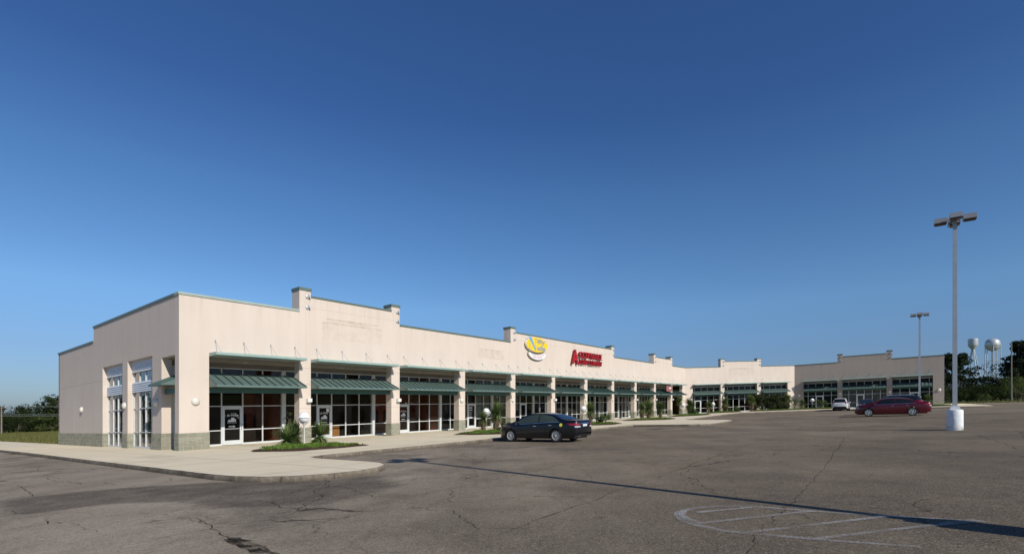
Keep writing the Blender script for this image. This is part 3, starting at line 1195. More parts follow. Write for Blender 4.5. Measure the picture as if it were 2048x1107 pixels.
def shopfront(wing, a, b, door=None, room='room_dark', np_=6, blinds=None, post=True, dkind=None):
    """glazing between two posts (a,b = post centres)"""
    SF = sf_of(wing)
    f = MB()
    x0, x1 = a + .125, b - .125
    w = (x1 - x0) / np_
    f.box(a - .125, a + .125, SF - .12, SF + .13, Z0, 4.66)     # steel post
    for i in range(1, np_):
        s = x0 + w * i
        f.box(s - .03, s + .03, SF - .05, SF + .05, Z0, 4.63)
    for z, h in ((Z0 + .05, .10), (2.43, .05), (3.36, .05), (4.63, .06)):
        for i in range(np_):
            if door is not None and i in (door if isinstance(door, tuple) else (door,)) and z < 1:
                continue
            f.box(x0 + w * i + (.03 if i else 0), x0 + w * (i + 1) - (.03 if i < np_ - 1 else 0), SF - .047, SF + .047, z - h / 2, z + h / 2)
    for i in range(np_):
        if door is not None and i in (door if isinstance(door, tuple) else (door,)):
            continue
        f.box(x0 + w * i + (.03 if i else 0), x0 + w * (i + 1) - (.03 if i < np_ - 1 else 0), SF - .047, SF + .047, 1.0, 1.05)
    o = bpart('shopfront_window', f, M['frame'], wing)
    g = MB()
    for i in range(np_):
        lo = 2.43 if (door is not None and i in (door if isinstance(door, tuple) else (door,))) else Z0
        g.add([(x0 + w * i, SF, lo), (x0 + w * (i + 1), SF, lo), (x0 + w * (i + 1), SF, 4.63), (x0 + w * i, SF, 4.63)], [(0, 1, 2, 3)])
    bpart('window_glass', g, M['glass' if wing is MAIN else 'glass_side'], wing, o, fixn=False)
    if blinds:
        q = MB()
        for i, z0, z1 in blinds:
            k = 9
            for j in range(k):
                u = x0 + w * i + .05 + (w - .1) * j / k
                q.add([(u, SF - .18, z0), (u + (w - .1) / k * .96, SF - .15, z0), (u + (w - .1) / k * .96, SF - .15, z1), (u, SF - .18, z1)], [(0, 1, 2, 3)])
        bpart('window_blind', q, M['blind'], wing, o, fixn=False)
    for di in (door if isinstance(door, tuple) else (door,)):
        if di is None:
            continue
        s0, s1 = x0 + w * di + .035, x0 + w * (di + 1) - .035
        d = MB()
        d.box(s0, s0 + .13, SF - .03, SF + .055, Z0 + .02, 2.40)
        d.box(s1 - .13, s1, SF - .03, SF + .055, Z0 + .02, 2.40)
        d.box(s0 + .13, s1 - .13, SF - .03, SF + .055, Z0 + .02, .42)
        d.box(s0 + .13, s1 - .13, SF - .03, SF + .055, 2.24, 2.40)
        do = bpart('door', d, M['frame'], wing)
        gl = MB()
        gl.add([(s0 + .13, SF, .42), (s1 - .13, SF, .42), (s1 - .13, SF, 2.24), (s0 + .13, SF, 2.24)], [(0, 1, 2, 3)])
        bpart('window_glass', gl, M['glass' if wing is MAIN else 'glass_side'], wing, do, fixn=False)
        h = MB()
        h.tube((s1 - .06, SF + .10, 1.02), (s1 - .06, SF + .10, 1.38), .014, .014, 6)
        h.tube((s1 - .06, SF + .05, 1.06), (s1 - .06, SF + .10, 1.06), .012, .012, 6)
        h.tube((s1 - .06, SF + .05, 1.34), (s1 - .06, SF + .10, 1.34), .012, .012, 6)
        h.box(s0 + .13, s1 - .13, SF + .01, SF + .05, 1.08, 1.12)
        bpart('handle', h, M['grey_steel'], wing, do)
        if dkind:
            decal(wing, do, (s0 + s1) / 2, dkind)
    # room behind
    r = MB()
    r.box(a, b, -6.3, -6.1, Z0, 4.75)
    r.mat(1)
    if room == 'room_red' and a < 1:  # flat dark sheet painting the gloom behind the first door and panes
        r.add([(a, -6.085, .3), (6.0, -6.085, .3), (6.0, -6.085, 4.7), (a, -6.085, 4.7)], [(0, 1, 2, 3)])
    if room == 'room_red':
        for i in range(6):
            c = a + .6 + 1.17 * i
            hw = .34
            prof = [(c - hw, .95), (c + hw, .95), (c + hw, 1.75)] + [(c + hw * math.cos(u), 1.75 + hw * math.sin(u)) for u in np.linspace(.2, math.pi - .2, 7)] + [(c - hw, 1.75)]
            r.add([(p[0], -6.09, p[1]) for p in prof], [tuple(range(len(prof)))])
    bpart('interior_wall', r, [M[room], M['niche_gloom']], wing)


def decal(wing, door, cx, kind):
    d = MB()
    m = SF + .006
    if kind in ('right', 'left', 'none'):
        text_on(d, 'Rio Grande', cx, 1.80, m, .16, width=.58, height=.13, shear=.35, arc=.05, offset=.003)
        # little adobe church
        for x0, x1, z0, z1 in ((-.24, -.02, 1.50, 1.58), (-.20, -.06, 1.585, 1.64), (-.05, .14, 1.50, 1.75), (.145, .22, 1.50, 1.66)):
            d.add([(cx + x0, m, z0), (cx + x1, m, z0), (cx + x1, m, z1), (cx + x0, m, z1)], [(0, 1, 2, 3)])
        text_on(d, 'Mexican Restaurant', cx, 1.42, m, .06, width=.52, height=.055)
    if kind in ('right', 'left'):
        k = 1 if kind == 'right' else -1
        P = [(-.19, 1.20), (.08, 1.20), (.08, 1.165), (.20, 1.235), (.08, 1.305), (.08, 1.27), (-.19, 1.27)]
        d.add([(cx + k * p[0], m, p[1]) for p in P], [tuple(range(len(P)))])
    if kind == 'none':
        text_on(d, 'NO MINORS', cx, 1.22, m, .08, width=.46, height=.075, offset=.004)
    bpart('door_lettering', d, M['decal'], wing, door, fixn=False)


# --- main front
pil_main = facade(MAIN, LM, OPEN_MAIN, [(0, 1), (3, 6), (8, 9)], pale=(0,))
pil_mid = facade(MID, LI, OPEN_MID, [(0, 1)], pale=())
pil_right = facade(RIGHT, LR, OPEN_RIGHT, [(0, 1)])

for wing, opens in ((MAIN, OPEN_MAIN), (MID, OPEN_MID), (RIGHT, OPEN_RIGHT)):
    for a, b in opens:
        canopy(wing, a, b)
        awning(wing, a, b)

# pillar lights
wall_dome(MAIN, .75, 2.62, r=.2)
for k, (a, b) in enumerate(pil_main):
    if k in (0, 1, 4, 7, 8, 9):
        wall_sconce(MAIN, b - .2, 2.62)
    else:
        wall_dome(MAIN, (a + b) / 2 - .05, 2.62, r=.19)
wall_dome(MAIN, 75.5, 2.62, r=.19)
wall_dome(MID, .55, 2.62, r=.19)
for a, b in pil_mid:
    wall_sconce(MID, b - .25, 2.62)
wall_dome(MID, 19.6, 2.62, r=.19)
wall_dome(RIGHT, .75, 2.62, r=.19)
for a, b in pil_right:
    wall_sconce(RIGHT, b - .3, 2.62)
wall_dome(RIGHT, 19.4, 2.62, r=.24)

# glazing of the main front: posts every 7 m
doors = {0: (3, 'right'), 1: (2, 'none'), 2: (2, 'left'), 3: (3, None), 4: (4, None), 5: (2, None), 6: (4, None), 7: (3, None), 8: (3, None), 9: (4, None)}
rooms = {0: 'room_red', 1: 'room_dark', 2: 'room_red', 3: 'room_dark', 4: 'room_tan', 5: 'room_dark', 6: 'room_dark', 7: 'room_tan', 8: 'room_tan', 9: 'room_dark', 10: 'room_dark'}
blinds = {4: [(0, 1.7, 4.5), (1, 1.9, 4.5), (2, 2.0, 4.5), (3, 1.7, 4.5)], 3: [(4, 1.0, 4.5), (5, 1.9, 4.5)], 7: [(1, .4, 4.5), (4, 2.0, 4.5)], 8: [(2, .4, 4.5)]}
for k in range(11):
    a, b = -.15 + 7 * k, 6.85 + 7 * k
    dk = doors.get(k, (None, None))
    if k == 0:
        a = .6
        shopfront(MAIN, .6, b, 2, rooms[k], 5, dkind='right')
    elif k == 10:
        shopfront(MAIN, a, 75.3, None, rooms[k], 4)
    else:
        shopfront(MAIN, a, b, dk[0], rooms[k], 6, blinds.get(k), dkind=dk[1])
for i, (a, b) in enumerate(((-.4, 6.85), (6.85, 13.6), (13.6, 20.6))):
    shopfront(MID, a, b, (2, None, 1)[i], 'room_dark', 6)
for i, (a, b) in enumerate(((-.4, 6.7), (6.7, 13.35), (13.35, 19.6))):
    shopfront(RIGHT, a, b, (3, 2, 2)[i], ('room_dark', 'room_grey', 'room_dark')[i], 6 if i < 2 else 5, ([(0, .3, 3.3), (1, .3, 3.3), (2, .3, 3.3), (3, .3, 3.3), (4, .3, 3.3), (5, .3, 3.3)] if i == 1 else None))

# soffit of the covered walk, band above the glass, shop partitions, ceilings
for wing, L, s0 in ((MAIN, LM, .36), (MID, LI, .0), (RIGHT, LR, .0)):
    q = MB()
    sf = sf_of(wing)
    q.box(s0, L, sf - .06, -WD - .002, 4.93, 4.99)
    bpart('soffit', q, M['soffit'], wing)
    q = MB()
    q.box(s0 if wing is not MAIN else .5, L, sf - .06, sf + .04, 4.662, 4.928)
    bpart('glazing_band', q, M['soffit'], wing)
    q = MB()
    q.box(s0 + .2, L, -6.3, sf - .07, 4.76, 4.86)
    bpart('shop_ceiling', q, M['room_dark'], wing)
    q = MB()
    qr = MB()
    for k in range(1, int(L / 7) + 1):
        s = -.15 + 7 * k if wing is MAIN else 6.8 * k
        (qr if wing is MAIN and k in (1, 3) else q).box(s - .06, s + .06, -6.09, sf - .14, Z0 + .01, 4.755)
    q.box(s0 + .2, s0 + .3, -6.09, sf - .14, Z0 + .01, 4.755)
    if wing is MAIN:
        bpart('partition_wall', qr, M['room_red'], wing)
    bpart('partition_wall', q, M['room_tan'] if wing is not MAIN else M['room_dark'], wing)
    # doors' walk light discs under the soffit
    for a, b in (OPEN_MAIN if wing is MAIN else OPEN_MID if wing is MID else OPEN_RIGHT):
        q = MB()
        if wing is not MAIN:
            continue
        q.lathe([(.17, -.05), (.17, 0)], 12, ((a + b) / 2, -1.4, 4.928), 'z')
        bpart('soffit_light', q, M['frame_dim'], wing, smooth=True)

# --- side wall
DEP = 22.8
SW = .48
win = [(3.56, 7.45), (8.34, 12.1)]
w = MB()
zs = lambda s: 8.0
w.box(WD, 14.0, -SW, 0, 5.25, ZP)
w.box(14.0, DEP, -SW, 0, Z0 - .3, 7.05)
w.box(WD + .0, 2.27, -SW, 0, 5.0, 5.25)
w.box(2.27, 3.56, -SW, 0, Z0 - .3, 5.25)
w.box(7.45, 8.34, -SW, 0, Z0 - .3, 5.25)
w.box(12.1, 14.0, -SW, 0, Z0 - .3, 5.25)
bpart('side_wall', w, M['stucco_side'], SIDE)
c = MB()
c.box(WD, 14.03, -SW - .05, .05, ZP, ZP + .12)
bpart('coping', c, M['coping'], SIDE)
c = MB()
c.box(14.032, DEP + .05, -SW - .05, .05, 7.05, 7.17)
bpart('coping', c, M['coping'], SIDE)
for a, b in ((2.245, 3.585), (7.425, 8.365), (12.075, DEP + .02)):
    q = MB()
    q.box(a, b, -SW - .02, .025, Z0 - .28, 1.02)
    bpart('block_base', q, M['block'], SIDE)
for a, b in win:
    f = MB()
    md = -.33
    n = 4
    for i in range(n + 1):
        s = a + .04 + (b - a - .08) * i / n
        f.box(s - .026, s + .026, md - .12, md + .045, Z0, 5.25)
    pw = (b - a - .08) / n
    for z, h in ((Z0 + .05, .1), (1.07, .05), (2.45, .05), (3.45, .06), (3.97, .06), (4.60, .06)):
        for i in range(n):
            s = a + .04 + pw * i
            f.box(s + .026, s + pw - .026, md - .045, md + .045, z - h / 2, z + h / 2)
    o = bpart('side_window', f, M['frame'], SIDE)
    g = MB()
    for z0, z1 in ((Z0, 3.42), (3.97, 4.6)):
        for i in range(n):
            s = a + .04 + pw * i
            g.add([(s, md, z0), (s + pw, md, z0), (s + pw, md, z1), (s, md, z1)], [(0, 1, 2, 3)])
    bpart('window_glass', g, M['glass_side'], SIDE, o, fixn=False)
    lv = MB()
    for z0, z1 in ((3.40, 4.0), (4.57, 5.25)):
        k = 5
        for j in range(k):
            h = (z1 - z0) / k
            lv.prism([(md + .062, z0 + h * j), (md + .12, z0 + h * j), (md + .12, z0 + h * j + .03), (md + .075, z0 + h * (j + 1)), (md + .062, z0 + h * (j + 1))], a, b)
    bpart('louver_panel', lv, M['louver'], SIDE, o)
# interior behind the side windows
q = MB()
q.box(2.8, 13.0, -3.3, -3.1, Z0, 4.8)
bpart('interior_wall', q, M['room_dark'], SIDE)
canopy_dummy = None
awning(SIDE, WD, 2.27, True, .27)
for s in (2.9, 7.9, 16.6):
    wall_dome(SIDE, s, 2.66, r=.2)

# --- back walls and roof
P = [RIGHT.xy(LR, 0), RIGHT.xy(LR, -DEP), RIGHT.xy(0, -DEP), MID.xy(LI, -DEP), MID.xy(0, -DEP), MAIN.xy(LM, -DEP), MAIN.xy(0, -DEP)]
w = MB()
cop = MB()
for i in range(len(P) - 1):
    a, b = Vector(P[i]), Vector(P[i + 1])
    d = (b - a).normalized()
    nrm = Vector((d.y, -d.x))
    if i == 0:
        a = a + d * (WD + .001)
    zt = 7.05 if i > 0 else ZP
    q = [a, b, b - nrm * .3, a - nrm * .3]
    q = [a, b, b + Vector((-d.y, d.x)) * .3, a + Vector((-d.y, d.x)) * .3]
    w.hexa([(p.x, p.y, -.3) for p in q] + [(p.x, p.y, zt) for p in q])


def wxf(p):
    return (p[0], p[1], p[2] + .0315 * p[0] + rise(p[0], p[1]) * (1 - p[2] / 8))


build('rear_wall', w, M['stucco'], BLD, wxf, BO)
r = MB()
poly = [MAIN.xy(.3, -.3), MAIN.xy(LM, -.3), MID.xy(LI, -.3), RIGHT.xy(LR - .1, -.3)] + [P[1], P[2], P[3], P[4], P[5], P[6]]
tr = tessellate_polygon([[Vector((p[0], p[1], 0)) for p in poly]])
r.add([(p[0], p[1], 6.75) for p in poly], [tuple(t_) for t_ in tr])
build('roof', r, M['roof'], BLD, wxf, BO)
fl = MB()


# ------------------------------------------------------------------ signs on the front
def wing_thing(name, label, cat, wing, s, m, z, group=None):
    return thing(name, label, cat, wing((s, m, z)), 0, group)


def spart(name, mb, mats, wing, root, parent=None, **k):
    return build(name, mb, mats, parent or root, wing, tuple(root.location), **k)


def ellipse(cx, cz, rx, rz, n=40):
    return [(cx + rx * math.cos(2 * math.pi * i / n), cz + rz * math.sin(2 * math.pi * i / n)) for i in range(n)]


def slab(mb, outline, m0, m1, face_mi=0, side_mi=0):
    n = len(outline)
    b = len(mb.v)
    mb.v += [(p[0], m0, p[1]) for p in outline] + [(p[0], m1, p[1]) for p in outline]
    for i in range(n):
        mb.f.append((b + i, b + (i + 1) % n, b + n + (i + 1) % n, b + n + i))
        mb.mi.append(side_mi)
    mb.f.append(tuple(b + n + i for i in range(n)))
    mb.mi.append(face_mi)
    mb.f.append(tuple(b + i for i in range(n - 1, -1, -1)))
    mb.mi.append(side_mi)


SX, SZ = 31.45, 8.08
root = wing_thing('oval_sign', 'yellow oval wall sign with blue and grey lettering over a curved white strip', 'sign', MAIN, SX, 0, SZ - 1)
mb = MB()
slab(mb, ellipse(SX, SZ, 1.88, .72), .12, .30, 0, 1)
spart('oval_panel', mb, [M['yellow'], M['white']], MAIN, root, smooth=False)
mb = MB()
# blue N: thick diagonal, thin stems with serifs
N0 = SX - 1.35


def quad(mb, P, m):
    mb.add([(p[0], m, p[1]) for p in P], [tuple(range(len(P)))])


quad(mb, [(N0 - .14, SZ + .68), (N0 + .34, SZ + .68), (N0 + 1.12, SZ - .52), (N0 + .98, SZ - .60)], .312)
quad(mb, [(N0 - .36, SZ + .72), (N0 + .32, SZ + .72), (N0 + .34, SZ + .682), (N0 - .36, SZ + .682)], .3125)
spart('initial_letter', mb, M['blue'], MAIN, root, fixn=False)
mb = MB()
quad(mb, [(N0 + .03, SZ + .62), (N0 + .10, SZ + .62), (N0 + .10, SZ - .62), (N0 + .03, SZ - .62)], .311)
quad(mb, [(N0 - .18, SZ - .62), (N0 + .30, SZ - .62), (N0 + .30, SZ - .68), (N0 - .18, SZ - .68)], .311)
quad(mb, [(N0 + 1.05, SZ + .62), (N0 + 1.12, SZ + .62), (N0 + 1.12, SZ - .60), (N0 + 1.05, SZ - .60)], .311)
quad(mb, [(N0 + .90, SZ + .62), (N0 + 1.28, SZ + .62), (N0 + 1.28, SZ + .56), (N0 + .90, SZ + .56)], .3115)
spart('initial_stem', mb, M['letter_grey'], MAIN, root, fixn=False)
mb = MB()
text_on(mb, 'ifty', N0 + 2.05, SZ + .02, .311, .7, width=1.45, height=.58, offset=.03)
spart('upper_lettering', mb, M['letter_grey'], MAIN, root, fixn=False)
mb = MB()
text_on(mb, 'ails', N0 + 2.05, SZ - .55, .311, .7, width=1.5, height=.50, offset=.03)
spart('lower_lettering', mb, M['letter_grey'], MAIN, root, fixn=False)
mb = MB()
cx, cz = SX + .1, SZ - 1.23
bow = lambda x: .34 * (x / 1.5) ** 2
up = [(cx + x, cz + bow(x) + .23 * (1 - abs(x / 1.52) ** 5) ** .5) for x in np.linspace(-1.5, 1.5, 22)]
dn = [(cx + x, cz + bow(x) - .23 * (1 - abs(x / 1.52) ** 5) ** .5) for x in np.linspace(1.5, -1.5, 22)]
slab(mb, up + dn, .10, .26, 0, 1)
spart('curved_panel', mb, [M['white'], M['offwhite']], MAIN, root)
mb = MB()
text_on(mb, 'WE SPECIALIZE IN', cx, cz + .24, .266, .2, width=2.3, height=.12, arc=-.20)
text_on(mb, 'PINK & WHITE', cx, cz - .02, .266, .2, width=1.5, height=.11, arc=-.09)
spart('strip_lettering', mb, M['pink'], MAIN, root, fixn=False)

root = wing_thing('letter_sign', 'red raised letters reading ACCEPTANCE LOAN COMPANY on the stucco wall', 'sign', MAIN, 42, 0, 6.6)
mb = MB()
text_on(mb, 'A', 38.95, 6.58, .22, 1.5, width=1.45, height=1.62, depth=.11, offset=.05, mi=0, side_mi=1)
spart('large_letter', mb, [M['red'], M['reddark']], MAIN, root)
mb = MB()
text_on(mb, 'CCEPTANCE', 42.6, 7.38, .22, .8, width=5.5, height=.70, depth=.11, offset=.012, mi=0, side_mi=1)
spart('upper_lettering', mb, [M['red'], M['reddark']], MAIN, root)
mb = MB()
text_on(mb, 'LOAN COMPANY', 42.65, 6.66, .22, .7, width=5.4, height=.54, depth=.11, offset=.010, mi=0, side_mi=1)
spart('lower_lettering', mb, [M['red'], M['reddark']], MAIN, root)

root = wing_thing('hanging_sign', 'small square maroon sign hanging under the canopy near the inside corner', 'sign', MAIN, 67.7, .4, 3.9)
mb = MB()
mb.box(66.5, 68.9, .36, .44, 3.92, 4.86)
spart('sign_panel', mb, M['maroon'], MAIN, root)
mb = MB()
quad(mb, [(67.5, 4.38), (67.9, 4.30), (68.3, 4.36), (68.5, 4.5), (68.2, 4.58), (67.9, 4.48), (67.6, 4.56)], .446)
spart('white_emblem', mb, M['decal'], MAIN, root, fixn=False)
mb = MB()
for s in (66.7, 68.7):
    mb.tube((s, .4, 4.86), (s, .4, 4.985), .015, .015, 5)
spart('bracket', mb, M['galv'], MAIN, root)

# window lettering in the fourth bay
mb = MB()
rl = random.Random(3)
for z_, h_, w_ in ((2.0, .12, .75), (1.8, .09, .7), (1.62, .035, .55), (1.51, .035, .6), (1.40, .035, .5), (1.29, .035, .6)):
    x_ = 24.65 - w_ / 2
    while x_ < 24.65 + w_ / 2:              # rows of small print too far away to read
        l_ = rl.uniform(.5, .9) * h_
        quad(mb, [(x_, z_), (x_ + l_, z_), (x_ + l_, z_ + h_), (x_, z_ + h_)], SF + .006)
        x_ += l_ + h_ * .3
    if z_ in (1.8, 1.29):
        bpart('window_lettering', mb, M['decal'], MAIN, fixn=False)
        mb = MB()
quad(mb, [(24.28, 1.12), (25.05, 1.12), (25.05, 1.2), (24.28, 1.2)], SF + .006)
bpart('window_lettering', mb, M['decal'], MAIN, fixn=False)

for k, (s_, z_, w_, h_) in enumerate(((59.35, 1.25, .26, .36), (36.0, 1.5, .3, .4), (38.2, 1.7, .5, .35), (66.0, 1.4, .25, .35), (9.95, 1.95, .2, .26), (31.5, 1.5, .22, .3))):
    mb = MB()
    quad(mb, [(s_, z_), (s_ + w_, z_), (s_ + w_, z_ + h_), (s_, z_ + h_)], SF + .0085)
    bpart('paper_notice', mb, M['decal'], MAIN, fixn=False)

# counter standing inside the second shop
root = wing_thing('shop_counter', 'orange brown wooden counter standing just inside the second shop window', 'counter', MAIN, 10.8, SF - .6, Z0)
mb = MB()
mb.box(10.32, 11.22, SF - .95, SF - .35, Z0 + .01, .98)
spart('cabinet', mb, M['wood'], MAIN, root)
mb = MB()
mb.box(10.25, 11.28, SF - 1.0, SF - .3, .982, 1.02)
spart('counter_top', mb, M['wood'], MAIN, root)


# ------------------------------------------------------------------ lamps
def parking_light(t, n, label, first=None):
    X, Y = site(t, n)
    loc = (X, Y, ground(X, Y))
    if first:
        return copy_thing(first, loc, None, label)
    root = thing('parking_lot_light', label, 'light pole', loc, 0, 'tall square light poles of the parking lot')
    root.rotation_euler = (0, 0, -A_)          # local y = along the facade
    mb = MB()
    mb.lathe([(.305, -.1), (.31, .0), (.305, .45), (.305, .9), (.29, .935), (.25, .95)], 28)
    build('concrete_base', mb, M['drumwhite'], root, smooth=True)
    mb = MB()
    mb.box(-.19, .19, -.19, .19, .952, .985)
    mb.box(-.17, .17, -.17, .17, .99, 1.12)
    build('base_cover', mb, M['drumwhite'], root)
    mb = MB()
    a, b = .085, .07
    mb.hexa([(-a, -a, 1.122), (a, -a, 1.122), (a, a, 1.122), (-a, a, 1.122), (-b, -b, 9.97), (b, -b, 9.97), (b, b, 9.97), (-b, b, 9.97)])
    build('pole', mb, M['galv'], root)
    for k in range(4):
        an = k * math.pi / 2
        R = Matrix.Rotation(an, 3, 'Z')
        tf = lambda p: tuple(R @ Vector(p))
        mb = MB()
        mb.box(.07, .28, -.04, .04, 9.80, 9.90)
        ar = build('arm', mb, M['lamp_bronze'], root, tf)
        mb = MB()
        mb.hexa([(.28, -.22, 9.70), (.76, -.22, 9.70), (.76, .22, 9.70), (.28, .22, 9.70), (.29, -.21, 9.92), (.74, -.21, 9.92), (.74, .21, 9.92), (.29, .21, 9.92)])
        hd = build('lamp_head', mb, M['lamp_bronze'], root, tf)
        mb = MB()
        mb.prism([(-.19, 9.697), (-.16, 9.65), (0, 9.61), (.16, 9.65), (.19, 9.697)], .32, .72)
        build('lamp_lens', mb, M['lens'], hd, tf)
    return root


pl0 = parking_light(21.09, 30.85, 'tall grey square light pole on white drum, nearest and largest in view')
parking_light(55.8, 30.5, 'more distant light pole standing behind the dark red sedan', pl0)
parking_light(-2.22, 30.75, 'light pole just outside the frame whose long shadow crosses the asphalt', pl0)


def globe_light(wing, s, n, label, first=None, rz=0.0):
    X, Y = wing.xy(s, n)
    loc = (X, Y, ground(X, Y) + .15)
    if first:
        return copy_thing(first, loc, rz, label)
    root = thing('globe_light', label, 'garden lamp', loc, rz, 'white globe lamps in the planting beds')
    mb = MB()
    mb.lathe([(.10, .0), (.10, .03), (.045, .05), (.045, 1.14), (.06, 1.16), (.06, 1.2)], 12)
    build('post', mb, M['offwhite'], root, smooth=True)
    mb = MB()
    # yoke of two curved arms and an equator band
    for sg in (-1, 1):
        pts = [(sg * .325 * math.sin(a), 0, 1.47 - .325 * math.cos(a)) for a in np.linspace(.12, math.pi / 2, 8)]
        for p, q in zip(pts[:-1], pts[1:]):
            mb.tube(p, q, .030, .030, 6, False)
    mb.lathe([(.27, 1.45), (.325, 1.455), (.325, 1.485), (.27, 1.49)], 24, caps=False)
    build('yoke', mb, M['white'], root, smooth=True)
    mb = MB()
    mb.sphere((0, 0, 1.47), .275, 24, 14)
    build('globe', mb, M['globe'], root, smooth=True, angle=80)
    return root


gl0 = globe_light(MAIN, 3.6, 5.3, 'white globe lamp among the yuccas nearest the camera by the first shop door', rz=-.4)
for wing, s, n, lab in ((MAIN, 17.6, 5.3, 'white globe lamp between two yuccas left of the black sedan'),
                        (MAIN, 31.9, 5.2, 'white globe lamp rising behind the trunk of the black sedan'),
                        (MAIN, 45.6, 5.3, 'white globe lamp in the bed with three trunked yuccas beyond the second pavement nose'),
                        (MAIN, 59.5, 5.3, 'white globe lamp in the bed in front of the inside corner of the building'),
                        (MID, 2.1, 5.3, 'white globe lamp beside the white framed door of the angled wing'),
                        (RIGHT, 3.3, 5.3, 'white globe lamp left of the white parked car'),
                        (RIGHT, 16.8, 5.3, 'white globe lamp behind the boot of the dark red sedan, farthest right')):
    globe_light(wing, s, n, lab, gl0, random.uniform(-.8, .2))


# ------------------------------------------------------------------ planting
def blades(base, count, length, width, spread, droop, rng, up0=-.3, up1=1.4):
    """rosette of pointed leaves; base=(x,y,z)"""
    V, F = [], []
    for i in range(count):
        az = rng.uniform(0, 2 * math.pi)
        el = rng.uniform(up0, up1)
        L = length * rng.uniform(.82, 1.05)
        w = width * rng.uniform(.7, 1.2)
        d = np.array([math.cos(az) * math.cos(el), math.sin(az) * math.cos(el), math.sin(el)])
        s = np.array([-math.sin(az), math.cos(az), 0]) * w
        b = np.array(base) + rng.normal(0, .02, 3)
        m = b + d * L * .55
        t = b + d * L
        t[2] -= droop * L * math.cos(el)
        m[2] -= droop * L * .25 * math.cos(el)
        k = len(V)
        V += [b - s * .5, b + s * .5, m + s * .45, m - s * .45, t]
        F += [(k, k + 1, k + 2, k + 3), (k + 3, k + 2, k + 4)]
    return V, F


def yucca(x, y, z, h, label, r=.55, heads=1, seed=0, stalk=False, group='yucca plants in the pavement beds'):
    rng = np.random.default_rng(seed)
    r = r * 1.15
    root = thing('yucca', label, 'yucca', (x, y, z), rng.uniform(0, 6), group)
    tr = MB()
    lf, dl = MB(), MB()
    for k in range(heads):
        ox, oy = (0, 0) if heads == 1 else (.22 * math.cos(2.4 * k + seed), .22 * math.sin(2.4 * k + seed))
        hh = h * (1 if k == 0 else rng.uniform(.65, .95))
        tr.tube((ox * .3, oy * .3, -.05), (ox, oy, hh), .085, .07, 8)
        V, F = blades((ox, oy, hh), int(230 * (r / .55) ** .5), r, .05, 1, .03, rng, -.85, 1.45)
        lf.add(V, F)
        V, F = blades((ox, oy, hh - .02), 110, r * .85, .04, 1, .40, rng, -1.4, -.6)
        dl.add(V, F)
        if h > .5:
            V, F = blades((ox, oy, hh * .6), 90, min(r * .7, hh * .6), .04, 1, .3, rng, -1.45, -.9)
            dl.add(V, F)
    build('trunk', tr, M['yucca_trunk'], root, smooth=True)
    build('leaves', lf, M['yucca'], root, fixn=False)
    build('dead_leaves', dl, M['deadleaf'], root, fixn=False)
    if stalk:
        st = MB()
        st.tube((0, 0, h), (.03, .02, h + .95), .02, .012, 6)
        for i in range(40):
            a, q = rng.uniform(0, 6.28), rng.uniform(.45, .95)
            p = np.array([.03 * q, .02 * q, h + q])
            d = np.array([math.cos(a), math.sin(a), .4]) * rng.uniform(.03, .10)
            st.add([p, p + d + np.array([0, 0, .05]), p + d * 1.2], [(0, 1, 2)])
        build('flower_stalk', st, M['shrub'], root, fixn=False)
    return root


def leaf_cloud(centres, radii, per, size, rng, flat=1.0, up=.3):
    """leaf quads filling clumps; numpy arrays -> verts, faces"""
    V, F = [], []
    for c, r in zip(centres, radii):
        d = rng.normal(0, 1, (per, 3))
        d /= np.linalg.norm(d, axis=1)[:, None]
        p = c + d * (r * rng.uniform(.45, 1.05, per) ** .6)[:, None] * np.array([1, 1, flat])
        nrm = d + rng.normal(0, .55, (per, 3)) + np.array([0, 0, up])
        nrm /= np.linalg.norm(nrm, axis=1)[:, None]
        u = np.cross(nrm, rng.normal(0, 1, (per, 3)))
        u /= np.linalg.norm(u, axis=1)[:, None]
        w = np.cross(nrm, u)
        s = size * rng.uniform(.6, 1.3, per)[:, None]
        q = np.stack([p - u * s, p - w * s * .55, p + u * s, p + w * s * .55], 1)
        b = len(V)
        V += q.reshape(-1, 3).tolist()
        F += [(b + 4 * i, b + 4 * i + 1, b + 4 * i + 2, b + 4 * i + 3) for i in range(per)]
    return V, F


def shrub(x, y, z, rx, ry, h, label, mat, seed, n=14, per=70, size=.07, group='shrubs in the pavement beds'):
    rng = np.random.default_rng(seed)
    root = thing('shrub', label, 'shrub', (x, y, z), 0, group)
    st = MB()
    cs, rs = [], []
    for i in range(n):
        a, q = rng.uniform(0, 6.28), rng.uniform(0, .8) ** .5
        zz = rng.uniform(.25, .85) * h
        k = 1 - .5 * max(0, zz / h - .4)
        c = np.array([rx * q * math.cos(a) * k, ry * q * math.sin(a) * k, zz])
        cs.append(c)
        rs.append(h * rng.uniform(.17, .30))
        st.tube((c[0] * .15, c[1] * .15, -.03), tuple(c), .02, .008, 5, False)
    V, F = leaf_cloud(cs, rs, per, size, rng)
    lf = MB()
    lf.add(V, F)
    build('stems', st, M['bark'], root, fixn=False)
    build('foliage', lf, M[mat], root, fixn=False)
    return root


